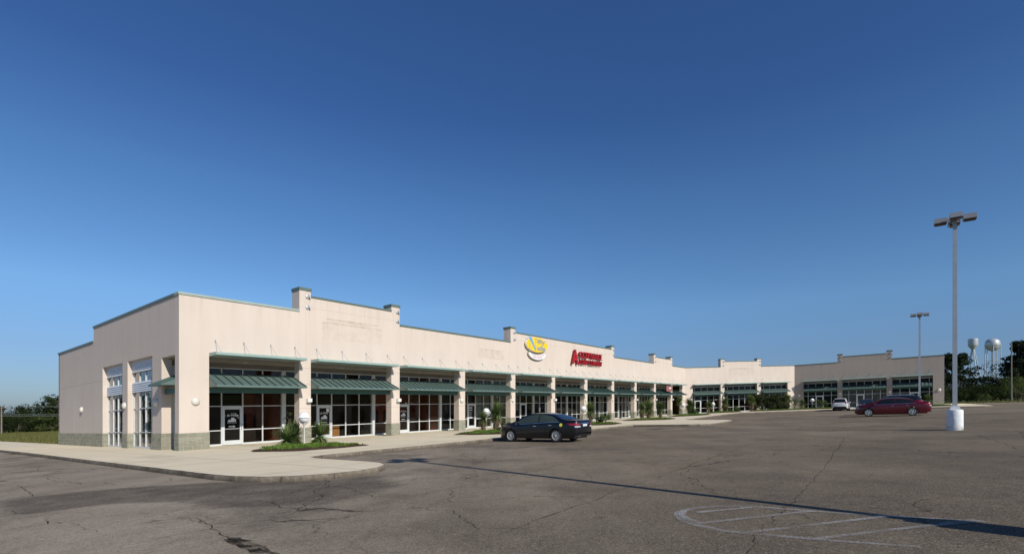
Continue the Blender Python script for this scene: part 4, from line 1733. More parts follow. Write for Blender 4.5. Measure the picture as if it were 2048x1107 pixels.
def bed(wing, s, n, a, b, rot, label, seed, dens=1.0, h=.22, green=.92):
    """low mat of green groundcover on a mound of mulch"""
    rng = np.random.default_rng(seed)
    K = 36

    def outl(k, q):
        an = 2 * math.pi * k / K
        e = 1.35                                   # squarish diamond outline
        c, d = math.cos(an), math.sin(an)
        rr = 1 / ((abs(c) ** e + abs(d) ** e) ** (1 / e)) * (1 + .06 * math.sin(3 * an + seed) + .04 * math.sin(7 * an + 2 * seed))
        x, y = a * rr * c * q, b * rr * d * q
        return (s + x * math.cos(rot) - y * math.sin(rot), n + x * math.sin(rot) + y * math.cos(rot))
    mb = MB()
    rings = [(1.06, .004), (1.0, .05), (.8, h * .45), (.5, h * .62), (.02, h * .68)]
    vs = [(*outl(k, q), z + .15) for q, z in rings for k in range(K)]
    fs = [(r_ * K + k, r_ * K + (k + 1) % K, (r_ + 1) * K + (k + 1) % K, (r_ + 1) * K + k) for r_ in range(len(rings) - 1) for k in range(K)]
    mb.add(vs, fs)

    def xf(p):
        X, Y = wing.xy(p[0], p[1])
        return (X, Y, p[2] + ground(X, Y))
    o = build('planting_bed', mb, M['mulch'], xf=xf, smooth=True, angle=80)
    o['kind'] = 'structure'
    cnt = int(9000 * dens)
    V, F = [], []
    for i in range(cnt):
        q0 = math.sqrt(rng.uniform(0, 1)) * (.97 + .05 * rng.normal())
        q = q0 * green
        an = rng.uniform(0, K)
        px, py = outl(an, q)
        # patchy edge
        if q0 > .86 and math.sin(an * 1.7 + seed) + math.sin(an * .61) < -.2:
            continue
        z = .15 + h * (.72 - .55 * max(0, q - .45) ** 1.2 * 1.6) * rng.uniform(.55, 1.12)
        z += .05 * math.sin(px * 4 + seed) * math.sin(py * 4.3)
        d = rng.normal(0, 1, 3)
        d[2] = abs(d[2]) + .3
        d /= np.linalg.norm(d)
        u = np.cross(d, rng.normal(0, 1, 3))
        u /= np.linalg.norm(u)
        L = rng.uniform(.05, .11) * (1.5 if dens < .6 else 1)
        p = np.array([px, py, max(.17, z)])
        k = len(V)
        V += [tuple(p - u * L * .35), tuple(p + u * L * .35), tuple(p + d * L)]
        F.append((k, k + 1, k + 2))
    mb = MB()
    mb.add(V, F)
    g = build('ground_cover', mb, M['mat'], xf=xf, fixn=False)
    tag(g, label, 'ground cover', None, 'stuff')


def at(wing, s, n, dz=.15):
    X, Y = wing.xy(s, n)
    return X, Y, ground(X, Y) + dz


# bed 1
bed(MAIN, 3.25, 6.1, 2.5, 1.95, .6, 'low green mat of groundcover around the nearest globe lamp', 1)
yucca(*at(MAIN, 2.95, 4.75), .40, 'spiky yucca left of the nearest globe lamp, in front of the glass', .78, 1, 3)
yucca(*at(MAIN, 3.6, 4.45), .58, 'spiky yucca close behind the nearest globe lamp post on its left', .72, 1, 5)
yucca(*at(MAIN, 4.45, 5.3), .55, 'trunked yucca with brown leaf skirt right of the nearest globe lamp', .75, 1, 8)
yucca(*at(MAIN, 4.1, 5.5), .12, 'tiny yucca seedling at the foot of the nearest globe lamp', .34, 1, 9)
shrub(*at(MAIN, 3.75, 3.7), .15, .15, 1.75, 'thin weedy sapling rising in front of the first shop window', 'shrub', 4, 7, 14, .05)
# bed 2
bed(MAIN, 16.9, 6.5, 2.7, 2.1, .6, 'low green mat of groundcover left of the black sedan', 2)
yucca(*at(MAIN, 16.9, 5.6), .95, 'upright yucca with tall flower stalk left of the second globe lamp', .62, 1, 13, True)
yucca(*at(MAIN, 18.2, 5.8), 1.35, 'big round headed yucca right of the second globe lamp', .85, 1, 14)
yucca(*at(MAIN, 18.7, 5.2), 1.2, 'yucca half hidden behind the big round headed yucca', .6, 1, 15)
shrub(*at(MAIN, 17.7, 6.9), .8, .55, .65, 'grey green bushy plant in front of the big round headed yucca', 'shrub', 16)
shrub(*at(MAIN, 17.1, 7.2), .35, .3, .35, 'small brownish plant at the foot of the second globe lamp', 'shrub_dark', 17, 8)
# bed 3
bed(MAIN, 31.5, 6.4, 2.9, 2.2, .6, 'low green mat of groundcover right of the black sedan trunk', 3, .7)
yucca(*at(MAIN, 32.7, 5.5), 1.3, 'drooping yucca just behind the third globe lamp', .85, 1, 21)
shrub(*at(MAIN, 32.2, 7.1), .9, .7, .9, 'leafy green plant at the rear bumper of the black sedan', 'shrub', 22)
# bed 4
bed(MAIN, 45.6, 6.3, 3.2, 2.4, .6, 'low green mat of groundcover with three trunked yuccas on it', 4, .6)
yucca(*at(MAIN, 44.8, 5.6), 1.25, 'trunked yucca left of the fourth globe lamp', .85, 1, 31)
yucca(*at(MAIN, 46.4, 5.8), 1.5, 'tallest trunked yucca right of the fourth globe lamp', .95, 2, 32)
yucca(*at(MAIN, 48.0, 6.5), 1.2, 'leaning trunked yucca at the right end of the fourth bed', .85, 1, 33)
# bed 5
bed(MAIN, 59.5, 6.3, 3.0, 2.3, .6, 'low green mat of groundcover before the inside corner of the building', 5, .5)
yucca(*at(MAIN, 60.1, 4.6), 2.0, 'yucca showing above the fifth globe lamp', .7, 1, 41)
yucca(*at(MAIN, 61.8, 5.6), 1.5, 'shaggy yucca right of the fifth globe lamp', 1.0, 2, 42)
shrub(*at(MAIN, 60.9, 6.6), 1.0, .7, 1.0, 'dark green shrub under the shaggy yucca in the corner bed', 'shrub', 43)
# bed 6
bed(MID, 3.3, 6.1, 3.0, 1.9, .1, 'low green mat of groundcover beside the white framed door of the angled wing', 6, .5)
yucca(*at(MID, 1.3, 5.4), 1.2, 'yucca left of the globe lamp by the white framed door', .8, 1, 51)
yucca(*at(MID, 4.0, 5.4), 1.6, 'dark tall yucca right of the globe lamp by the white framed door', .9, 2, 52)
shrub(*at(MID, 4.9, 6.2), 1.2, .8, 1.1, 'rounded green shrub at the pillar of the angled wing', 'shrub', 53)
# big bush
bed(MID, 12.0, 6.2, 5.0, 2.2, 0, 'dark strip of groundcover beneath the big bush', 7, .4)
shrub(*at(MID, 11.0, 6.0), 3.7, 1.4, 2.5, 'big dark rounded bush hiding the shopfront of the angled wing', 'shrub_dark', 61, 60, 150, .13)
yucca(*at(MID, 8.0, 6.4), 1.9, 'yucca at the left end of the big dark bush', .8, 2, 62)
yucca(*at(MID, 14.0, 6.6), 1.9, 'yucca at the right end of the big dark bush', .75, 2, 63)
shrub(*at(MID, 15.6, 6.2), 1.3, .8, 1.9, 'loose twiggy shrub right of the big dark bush', 'shrub', 64, 16, 30, .09)
# right wing
bed(RIGHT, 3.9, 5.8, 3.4, 1.9, 0, 'low green mat of groundcover left of the white parked car', 8, .5)
yucca(*at(RIGHT, 1.9, 5.4), 1.0, 'yucca left of the globe lamp near the white parked car', .8, 1, 71)
shrub(*at(RIGHT, 4.6, 5.6), 1.5, .9, 1.6, 'yellowish green shrub between the globe lamp and the white parked car', 'shrub', 72)
bed(RIGHT, 17.8, 5.8, 3.2, 1.9, 0, 'low green mat of groundcover beyond the dark red sedan', 9, .5)
yucca(*at(RIGHT, 17.9, 5.4), 1.0, 'yucca beyond the boot of the dark red sedan', .8, 1, 81)


# ------------------------------------------------------------------ cars
def interp(tab, x):
    xs = [p[0] for p in tab]
    if x <= xs[0]:
        return tab[0][1]
    for i in range(len(tab) - 1):
        if x <= xs[i + 1]:
            u = (x - xs[i]) / (xs[i + 1] - xs[i])
            # monotone cubic-ish smoothing with neighbour slopes
            p0 = tab[max(0, i - 1)]
            p3 = tab[min(len(tab) - 1, i + 2)]
            a, b = tab[i], tab[i + 1]
            h = b[0] - a[0]
            m0 = (b[1] - p0[1]) / (b[0] - p0[0]) if b[0] != p0[0] else 0
            m1 = (p3[1] - a[1]) / (p3[0] - a[0]) if p3[0] != a[0] else 0
            d = (b[1] - a[1]) / h
            if d == 0 or m0 * d < 0:
                m0 = 0
            if d == 0 or m1 * d < 0:
                m1 = 0
            lim = 3 * abs(d)
            m0 = max(-lim, min(lim, m0))
            m1 = max(-lim, min(lim, m1))
            u2, u3 = u * u, u * u * u
            return (2 * u3 - 3 * u2 + 1) * a[1] + (u3 - 2 * u2 + u) * h * m0 + (-2 * u3 + 3 * u2) * b[1] + (u3 - u2) * h * m1
    return tab[-1][1]


SEDAN = dict(
    L=2.46, wf=1.50, wr=-1.30, R=.325, arch=.375,
    top=[(-2.46, .90), (-2.43, 1.00), (-2.36, 1.06), (-2.0, 1.085), (-1.72, 1.105), (-1.3, 1.26), (-.9, 1.40), (-.45, 1.465), (0, 1.475), (.4, 1.445), (.75, 1.34), (1.1, 1.16), (1.38, 1.03), (1.8, .96), (2.15, .88), (2.36, .76), (2.46, .60)],
    belt=[(-2.46, .82), (-2.36, .96), (-2.0, .985), (-1.2, .985), (0, .945), (1.0, .91), (1.38, .90), (1.8, .85), (2.15, .78), (2.36, .68), (2.46, .54)],
    wid=[(-2.46, .66), (-2.42, .74), (-2.3, .82), (-2.0, .875), (-1.3, .92), (0, .925), (1.3, .92), (1.8, .885), (2.15, .80), (2.36, .64), (2.46, .46)],
    roofw=[(-2.46, .50), (-2.3, .62), (-1.72, .66), (-1.3, .56), (-.9, .55), (0, .575), (.75, .58), (1.1, .64), (1.38, .70), (1.8, .70), (2.15, .62), (2.46, .30)],
    bot=[(-2.46, .46), (-2.40, .34), (-2.2, .27), (-1.8, .22), (1.9, .20), (2.3, .22), (2.46, .30)],
    sidewin=[[(-1.52, 1.0), (-1.36, 1.12), (-1.0, 1.285), (-.55, 1.37), (-.30, 1.385), (-.30, 1.0)], [(-.24, .995), (-.24, 1.388), (.1, 1.385), (.45, 1.34), (.80, 1.21), (1.12, 1.02), (1.18, .975), (.9, .965)]],
    rear=(-1.68, -.98), front=(.62, 1.34), pillar=(-.30, -.24))
SUV = dict(
    L=2.24, wf=1.36, wr=-1.30, R=.35, arch=.40,
    top=[(-2.24, .98), (-2.20, 1.08), (-2.12, 1.22), (-2.0, 1.42), (-1.88, 1.585), (-1.5, 1.655), (-.6, 1.69), (0, 1.68), (.35, 1.62), (.75, 1.42), (1.15, 1.17), (1.35, 1.12), (1.75, 1.06), (2.05, .95), (2.2, .80), (2.24, .66)],
    belt=[(-2.24, .92), (-2.2, 1.02), (-2.0, 1.09), (-1, 1.07), (0, 1.03), (1.15, 1.0), (1.35, .99), (1.75, .94), (2.05, .85), (2.2, .72), (2.24, .58)],
    wid=[(-2.24, .74), (-2.2, .80), (-2.0, .88), (-1.3, .92), (0, .92), (1.3, .91), (1.75, .87), (2.05, .76), (2.2, .6), (2.24, .5)],
    roofw=[(-2.24, .58), (-2.12, .66), (-2.0, .64), (-1.7, .60), (0, .60), (.75, .60), (1.15, .68), (1.75, .68), (2.05, .6), (2.24, .3)],
    bot=[(-2.24, .50), (-2.18, .40), (-2.0, .32), (-1.7, .27), (1.8, .26), (2.1, .28), (2.24, .36)],
    sidewin=[[(-1.80, 1.26), (-1.62, 1.46), (-1.15, 1.53), (-1.1, 1.12), (-1.4, 1.14)], [(-1.05, 1.12), (-1.05, 1.535), (-.30, 1.555), (-.30, 1.085)], [(-.24, 1.08), (-.24, 1.555), (.15, 1.53), (.5, 1.43), (.9, 1.18), (1.0, 1.06)]],
    rear=(-2.18, -1.90), front=(.42, 1.12), pillar=(-.30, -.24))


def car_section(S, x):
    zt, zb = interp(S['top'], x), interp(S['bot'], x)
    be, w, rw = interp(S['belt'], x), interp(S['wid'], x), interp(S['roofw'], x)
    be = min(be, zt - .012)
    low = zb
    for wx in (S['wf'], S['wr']):
        dx = x - wx
        if abs(dx) < S['arch']:
            low = max(low, S['R'] + math.sqrt(S['arch'] ** 2 - dx * dx) * 1.0)
    low = min(low, be - .05)
    h = be - zb
    pts = []
    for f, k in ((0, .955), (.12, .985), (.35, 1.0), (.6, 1.0), (.78, .992), (.9, .975), (1, .945)):
        z = zb + h * f
        z = max(z, low + .004 * f)
        kk = k
        pts.append((w * kk, z))
    g = zt - be
    wb = w * .945
    cab = max(0.0, min(1.0, (g - .12) / .25))      # 0 on bonnet/boot, 1 in the cabin
    rwx = rw * cab + (w * .86) * (1 - cab)
    for f, a, zf in ((0, .12, .18), (0, .5, .58), (0, .86, .84), (0, 1.06, .945)):
        pts.append((wb + (rwx - wb) * min(1, a), be + g * zf))
    pts.append((rwx * .72, be + g * .985))
    pts.append((rwx * .38, zt - .002 * (1 - cab)))
    pts.append((0, zt))
    return pts


def car_side_y(S, x, z):
    """half width of the body at height z"""
    p = car_section(S, x)
    for a, b in zip(p[:-1], p[1:]):
        if a[1] <= z <= b[1] and b[1] > a[1]:
            return a[0] + (b[0] - a[0]) * (z - a[1]) / (b[1] - a[1])
    return p[-4][0]


def car(name, label, S, paint, loc, heading, kind='sedan', rim='ten', glass='carglass', detail=True, plate=True, sticker=False, sx=1.0):
    root = thing(name, label, 'car' if kind == 'sedan' else 'suv', loc, 0)
    # lie on the sloping asphalt
    X, Y, _ = loc
    e = .5
    gx = (ground(X + e, Y) - ground(X - e, Y)) / (2 * e)
    gy = (ground(X, Y + e) - ground(X, Y - e)) / (2 * e)
    up = Vector((-gx, -gy, 1)).normalized()
    fw = Vector((heading[0], heading[1], 0))
    fw = (fw - up * fw.dot(up)).normalized()
    lf = up.cross(fw)
    root.rotation_euler = Matrix((fw, lf, up)).transposed().to_euler()
    root.scale = (sx, 1, 1)
    L = S['L']
    xs = set(np.linspace(-L, L, 61).tolist() + [-L + .015, -L + .04, -L + .08, L - .015, L - .04, L - .08])
    for wx in (S['wf'], S['wr']):
        for k in np.linspace(-1, 1, 15):
            xs.add(wx + S['arch'] * math.sin(k * math.pi / 2))
        xs.add(wx - S['arch'] - .004)
        xs.add(wx + S['arch'] + .004)
    xs = sorted(xs)
    secs = [car_section(S, x) for x in xs]
    K = len(secs[0])
    V, F = [], []
    for x, s in zip(xs, secs):
        V += [(x, -p[0], p[1]) for p in s] + [(x, p[0], p[1]) for p in s[-2::-1]]
    W = 2 * K - 1
    for i in range(len(xs) - 1):
        for j in range(W - 1):
            F.append((i * W + j, i * W + j + 1, (i + 1) * W + j + 1, (i + 1) * W + j))
    F.append(tuple(range(W)))
    F.append(tuple(range((len(xs) - 1) * W, len(xs) * W)))
    mb = MB()
    mb.add(V, F)
    body = build('body', mb, paint, root, smooth=True, angle=38)
    # dark underbody with wheel wells
    mb = MB()
    mb.box(-L + .25, L - .25, -.62, .62, .17, .55)
    mb.box(S['wr'] + .42, S['wf'] - .42, -.84, .84, .20, .34)
    build('underbody', mb, M['blacktrim'], root)
    # glass
    def patch(outline, side, eps=.008):
        m = MB()
        c = (sum(p[0] for p in outline) / len(outline), sum(p[1] for p in outline) / len(outline))
        rings = [1.0, .66, .33]
        n = []
        dense = []
        for a, b in zip(outline, outline[1:] + outline[:1]):
            for u in (0, .33, .67):
                dense.append((a[0] + (b[0] - a[0]) * u, a[1] + (b[1] - a[1]) * u))
        nn = len(dense)
        V = []
        for q in rings:
            for p in dense:
                x, z = c[0] + (p[0] - c[0]) * q, c[1] + (p[1] - c[1]) * q
                V.append((x, side * (car_side_y(S, x, z) + eps), z))
        V.append((c[0], side * (car_side_y(S, *c) + eps), c[1]))
        F = []
        for r_ in range(2):
            for i in range(nn):
                F.append((r_ * nn + i, r_ * nn + (i + 1) % nn, (r_ + 1) * nn + (i + 1) % nn, (r_ + 1) * nn + i))
        for i in range(nn):
            F.append((2 * nn + i, 2 * nn + (i + 1) % nn, 3 * nn))
        m.add(V, F)
        return m

    def scale_out(o, k, dz=0):
        c = (sum(p[0] for p in o) / len(o), sum(p[1] for p in o) / len(o))
        return [(c[0] + (p[0] - c[0]) * k, c[1] + (p[1] - c[1]) * k) for p in o]
    for side in (-1, 1):
        for w in S['sidewin']:
            build('side_window', patch(w, side), M[glass], root, smooth=True)
        # chrome strip along the window edge
        m = MB()
        allp = S['sidewin']
        tp = [p for w in allp for p in w]
        x0, x1 = min(p[0] for p in tp), max(p[0] for p in tp)
        m2 = []
        for i in range(19):
            x = x0 + (x1 - x0) * i / 18
            z = interp(S['belt'], x) + .012
            m2.append((x, side * (car_side_y(S, x, z) + .006), z))
        for p, q in zip(m2[:-1], m2[1:]):
            m.tube(p, q, .010, .010, 5, False)
        build('window_trim', m, M['chrome'], root, fixn=False)

    def screen(xa, xb, inset):
        m = MB()
        nx, ny = 10, 10
        V = []
        for i in range(nx + 1):
            x = xa + (xb - xa) * i / nx
            p = car_section(S, x)
            top = p[-1]
            edge = p[-5]
            prof = [(q[0], q[1]) for q in p[-5:]]
            for j in range(-ny // 2, ny // 2 + 1):
                f = abs(j) / (ny / 2)
                y = f * (prof[1][0] * inset)
                # height on crown at y
                z = top[1]
                for a, b in zip(prof[:-1], prof[1:]):
                    if b[0] <= y <= a[0]:
                        z = b[1] + (a[1] - b[1]) * (y - b[0]) / max(1e-6, a[0] - b[0])
                        break
                sl = (interp(S['top'], x + .02) - interp(S['top'], x - .02)) / .04
                nl = math.hypot(1, sl)
                V.append((x - sl / nl * .012, y * (1 if j > 0 else -1), z + .012 / nl + .004))
        W2 = ny + 1
        m.add(V, [(i * W2 + j, i * W2 + j + 1, (i + 1) * W2 + j + 1, (i + 1) * W2 + j) for i in range(nx) for j in range(ny)])
        return m
    build('rear_window', screen(S['rear'][0], S['rear'][1], .97), M['carglass'], root, smooth=True)
    build('windscreen', screen(S['front'][0], S['front'][1], .98), M['carglass'], root, smooth=True)
    # door seams and handles
    for side in (-1, 1):
        dm = MB()
        doors = ((-1.22, -.27), (-.27, 1.05)) if kind == 'sedan' else ((-1.12, -.27), (-.27, .98))
        for xa in {doors[0][0], doors[0][1], doors[1][1]}:
            pr = None
            for i in range(9):
                z = .36 + (interp(S['belt'], xa) - .36) * i / 8
                if xa == doors[0][0]:
                    xq = xa + max(0, .25 - abs(z - .2)) * 0 + .30 * (1 - min(1, (z - .36) / .45)) ** 2
                else:
                    xq = xa
                p = (xq, side * (car_side_y(S, xq, z) + .001), z)
                if pr:
                    dm.tube(pr, p, .006, .006, 4, False)
                pr = p
        build('door_seam', dm, M['blacktrim'], root, fixn=False)
        for xa in (doors[0][0] + .22, doors[1][0] + .20):
            h = MB()
            z = interp(S['belt'], xa) - .13
            y = side * (car_side_y(S, xa, z) + .012)
            h.box(xa - .10, xa + .10, y - .012, y + .012, z - .014, z + .014)
            build('door_handle', h, M['chrome'] if detail else paint, root)
        # mirror
        h = MB()
        xm = S['sidewin'][-1][-2][0] - .12
        zb = interp(S['belt'], xm) + .05
        yb = car_side_y(S, xm, zb)
        h.sphere((xm, side * (yb + .11), zb + .04), .1, 10, 8, (.75, 1, .72))
        h.tube((xm, side * (yb - .02), zb), (xm, side * (yb + .1), zb + .02), .025, .025, 6)
        build('wing_mirror', h, paint, root, smooth=True)

    def end_patch(y0, y1, z0, z1, rear, mat, name_, wrap=.0, zoff=0):
        """lamp hugging the body end: sampled over y and z by walking the plan outline"""
        m = MB()
        V = []
        ny, nz = 8, 4
        for j in range(nz + 1):
            for i in range(ny + 1):
                u, v = i / ny, j / nz
                ya = y0 + (y1 - y0) * u
                z = z0 + (z1 - z0) * v + zoff * u
                # find x where half width reaches |ya| at height z
                lo_, hi_ = (-L, -L + 1.0) if rear else (L - 1.0, L)
                for _ in range(22):
                    md = (lo_ + hi_) / 2
                    sec = car_section(S, md)
                    inside = sec[-1][1] > z and car_side_y(S, md, z) > abs(ya) and interp(S['bot'], md) < z
                    if rear:
                        if inside:
                            hi_ = md
                        else:
                            lo_ = md
                    else:
                        if inside:
                            lo_ = md
                        else:
                            hi_ = md
                x = (lo_ + hi_) / 2
                V.append((x + (-.012 if rear else .012), ya + (.012 if ya > 0 else -.012) * u, z))
        m.add(V, [(j * (ny + 1) + i, j * (ny + 1) + i + 1, (j + 1) * (ny + 1) + i + 1, (j + 1) * (ny + 1) + i) for j in range(nz) for i in range(ny)])
        return build(name_, m, mat, root, smooth=True, fixn=True)
    for side in (-1, 1):
        if kind == 'sedan':
            end_patch(side * .48, side * .855, .82, .92, True, M['tailred'], 'tail_light', zoff=.01)
            end_patch(side * .46, side * .80, .735, .79, True, M['lampclear'], 'reversing_light')
            end_patch(side * .42, side * .80, .60, .72, False, M['headlamp'], 'headlight', zoff=.06)
        else:
            end_patch(side * .60, side * .87, .98, 1.16, True, M['tailred'], 'tail_light', zoff=.03)
            end_patch(side * .40, side * .76, .76, .90, False, M['headlamp'], 'headlight', zoff=.05)
    if kind == 'sedan':
        end_patch(-.38, .38, .895, .925, True, M['chrome'], 'trunk_trim')
        end_patch(-.62, .62, .30, .40, True, M['blacktrim'], 'rear_valance')
        end_patch(-.2, .2, .77, .87, True, M['licence'], 'license_plate')
        for side in (-1, 1):
            ex = MB()
            ex.tube((-L - .01, side * .52, .30), (-L + .15, side * .52, .31), .035, .035, 10)
            build('exhaust_pipe', ex, M['chrome'], root)
    else:
        end_patch(-.78, .78, .42, .60, True, M['blacktrim'], 'rear_bumper')
        end_patch(-.22, .22, .83, .93, True, M['licence'], 'license_plate')
        end_patch(-.45, .45, .955, .985, True, M['chrome'], 'tailgate_trim')
        sp = MB()
        sp.hexa([(-2.05, -.56, 1.58), (-1.75, -.58, 1.645), (-1.75, .58, 1.645), (-2.05, .56, 1.58), (-2.07, -.56, 1.62), (-1.75, -.58, 1.675), (-1.75, .58, 1.675), (-2.07, .56, 1.62)])
        build('roof_spoiler', sp, paint, root)
        if kind == 'suv_rails':
            for side in (-1, 1):
                rr = MB()
                rr.tube((-1.6, side * .52, 1.70), (.1, side * .52, 1.73), .018, .018, 6)
                rr.tube((-1.55, side * .52, 1.62), (-1.55, side * .52, 1.71), .015, .015, 5)
                rr.tube((.05, side * .52, 1.62), (.05, side * .52, 1.73), .015, .015, 5)
                build('roof_rail', rr, M['grey_steel'], root)
    end_patch(-.45, .45, .42, .60, False, M['blacktrim'], 'grille')
    if sticker:
        m = MB()
        c = (-1.62, .86)
        V = []
        for q in (1, .5):
            for i in range(20):
                a = 2 * math.pi * i / 20
                x, z = c[0] + .085 * q * math.cos(a), c[1] + .085 * q * math.sin(a)
                V.append((x, car_side_y(S, x, z) + .006, z))
        V.append((c[0], car_side_y(S, *c) + .006, c[1]))
        F = [(i, (i + 1) % 20, 20 + (i + 1) % 20, 20 + i) for i in range(20)] + [(20 + i, 20 + (i + 1) % 20, 40) for i in range(20)]
        m.add(V, F)
        so = build('round_sticker', m, M['sticker'], root, fixn=False)
        so['label'] = 'yellow round sticker on the black rear wing'
    # wheels
    R = S['R']
    for wx in (S['wf'], S['wr']):
        for side in (-1, 1):
            y = side * .80
            m = MB()
            m.lathe([(R * .66, -.10), (R * .93, -.105), (R, -.08), (R, .08), (R * .93, .105), (R * .66, .10)], 32, (wx, y, R), 'y', False)
            to = build('wheel', m, M['black'], root, smooth=True)
            m = MB()
            yo = y + side * .07
            ri = R * .68
            m.lathe([(ri, 0), (ri, side * .03), (ri * .9, side * .032), (ri * .86, 0), (ri * .86, -side * .06)], 28, (wx, yo, R), 'y', False)
            m.mat(1)
            m.lathe([(ri * .87, -side * .062), (ri * .87, -side * .058)], 20, (wx, yo, R), 'y')
            m.mat(0)
            ns = {'ten': 10, 'five': 5, 'seven': 7}[rim]
            for k in range(ns):
                a = 2 * math.pi * k / ns + .2
                wd = ri * {10: .055, 7: .10, 5: .17}[ns]
                ca, sa = math.cos(a), math.sin(a)
                P = []
                for yy in (-side * .012, side * .022):
                    for rr, hw in ((ri * .12, wd * .9), (ri * .9, wd * 1.15)):
                        for sg in (-1, 1):
                            P.append((wx + ca * rr - sa * hw * sg, yo + yy, R + sa * rr + ca * hw * sg))
                m.hexa([P[0], P[1], P[3], P[2], P[4], P[5], P[7], P[6]])
            m.lathe([(ri * .2, 0), (ri * .2, side * .03), (ri * .1, side * .04)], 12, (wx, yo, R), 'y')
            build('rim', m, [M['rim'], M['blacktrim']], to, smooth=True, angle=30)
    return root


def gl(X, Y):
    return (X, Y, ground(X, Y))


NE = (-N_[0], -N_[1])
black = mat_carpaint('black_car_paint', (.004, .004, .006), rough=.25)
redp = mat_carpaint('dark_red_car_paint', (.085, .003, .008), rough=.22, metal=.1)
white = mat_carpaint('white_car_paint', (.72, .73, .74), rough=.25)
maroon = mat_carpaint('black_sedan_paint', (.012, .010, .012), rough=.22)
suvp = mat_carpaint('dark_suv_paint', (.012, .014, .017), rough=.2)

car('parked_car', 'black sedan with yellow round sticker parked nose to the kerb', SEDAN, black, gl(*site(11.95, 13.95)), NE, sticker=True, glass='carglass_clear')
car('parked_car', 'dark red sedan seen side on near the tall light pole', SEDAN, redp, gl(*site(40.9, 28.35)), NE, rim='seven')
rx, ry = RIGHT.xy(8.2, 17.5)
car('parked_car', 'white crossover seen from behind at the kerb of the right wing', SUV, white, gl(rx, ry), (-RIGHT.n[0], -RIGHT.n[1]), kind='suv', rim='five')
rx, ry = RIGHT.xy(11.1, 17.6)
car('parked_car', 'black sedan seen from behind, partly hidden by the dark red sedan bonnet', SEDAN, maroon, gl(rx, ry), (-RIGHT.n[0], -RIGHT.n[1]), rim='five')
car('parked_car', 'dark crossover with roof rails standing behind the dark red sedan', SUV, suvp, gl(*site(46.5, 28.3)), NE, kind='suv_rails', rim='five')


# ------------------------------------------------------------------ trees
def tree_mesh(kind, seed, h, r):
    rng = np.random.default_rng(seed)
    tr, V, F = MB(), [], []
    cs, rs = [], []
    if kind == 'pine':
        tr.tube((0, 0, -.2), (.2, .1, h * .97), h * .017, h * .004, 8, False)
        n = 26
        for i in range(n):
            u = .42 + .58 * (i / n)
            L = r * (1.15 - u) * 1.7 * rng.uniform(.5, 1.15)
            a = rng.uniform(0, 6.28)
            z = h * u
            e = np.array([math.cos(a) * L, math.sin(a) * L, z + .12 * L])
            tr.tube((.2 * u, .1 * u, z - .15 * L), tuple(e), h * .004, h * .0015, 5, False)
            for q in (.55, 1.0):
                c = np.array([e[0] * q, e[1] * q, z + .1 * L * q])
                cs.append(c)
                rs.append(r * rng.uniform(.20, .34))
        V, F = leaf_cloud(cs, rs, 70, h * .021, rng, .6, .5)
    else:
        tr.tube((0, 0, -.2), (0, 0, h * .35), h * .028, h * .02, 8, False)
        n = 34
        for i in range(n):
            a, zz = rng.uniform(0, 6.28), rng.uniform(.16, .95)
            w = math.sqrt(max(.05, 1 - ((zz - .5) / .52) ** 2))
            q = rng.uniform(.25, 1.0) ** .5
            c = np.array([r * w * q * math.cos(a), r * w * q * math.sin(a), h * zz])
            cs.append(c)
            rs.append(r * rng.uniform(.22, .40))
            if i % 3 == 0:
                tr.tube((0, 0, h * .28), tuple(c * np.array([.8, .8, .95])), h * .012, h * .003, 5, False)
        V, F = leaf_cloud(cs, rs, 85, h * .026, rng, .85, .4)
    lf = MB()
    lf.add(V, F)
    return tr, lf


PROTO = {}


def tree(kind, mat, X, Y, h, r, label, seed, group, name='tree'):
    z = ground(X, Y) - .02
    key = (kind, mat, seed % 4)
    if key in PROTO:
        p, h0, r0 = PROTO[key]
        o = copy_thing(p, (X, Y, z), seed * 1.7, label, (r / r0, r / r0, h / h0))
        o['group'] = group
        return o
    root = thing(name, label, 'tree', (X, Y, z), seed * 1.7, group)
    tr, lf = tree_mesh(kind, seed, h, r)
    build('trunk', tr, M['bark'], root, fixn=False)
    build('crown', lf, M[mat], root, fixn=False)
    PROTO[key] = (root, h, r)
    return root


def ray(x, Y):
    return ((x - 1024) / 1022 * Y, Y)


# left wood: individual trees behind the grass
gL = 'trees of the wood behind the grass on the left'
LEFT = [(-150, 138, 9, 4.5, 'tree_dark'), (-118, 132, 8.5, 4.5, 'tree_mid'), (-88, 140, 9.5, 5, 'tree_dark'), (-60, 134, 8.4, 4.4, 'tree_mid'), (-38, 142, 8.8, 4.6, 'tree_dark'), (-14, 138, 7.2, 4.2, 'tree_mid'),
        (10, 140, 7.4, 4.4, 'tree_dark'), (27, 145, 9.0, 3.6, 'tree_dark'), (44, 136, 7.0, 4.2, 'tree_mid'), (56, 148, 8.6, 3.4, 'tree_dark'), (72, 142, 8.9, 3.8, 'tree_dark'),
        (86, 134, 7.6, 3.6, 'tree_mid'), (99, 140, 8.9, 3.8, 'tree_dark'), (114, 134, 10.4, 4.0, 'tree_dark'), (128, 128, 10.8, 4.4, 'tree_mid'), (150, 130, 10, 4.5, 'tree_dark'), (176, 134, 9, 4.5, 'tree_mid'),
        (18, 128, 5.4, 3.4, 'tree_mid'), (64, 127, 5.6, 3.6, 'tree_mid'), (104, 122, 5.2, 3.4, 'tree_pale'), (36, 122, 4.4, 3.2, 'tree_dark'), (84, 121, 4.2, 3.2, 'tree_dark'), (-8, 124, 4.8, 3.4, 'tree_mid')]
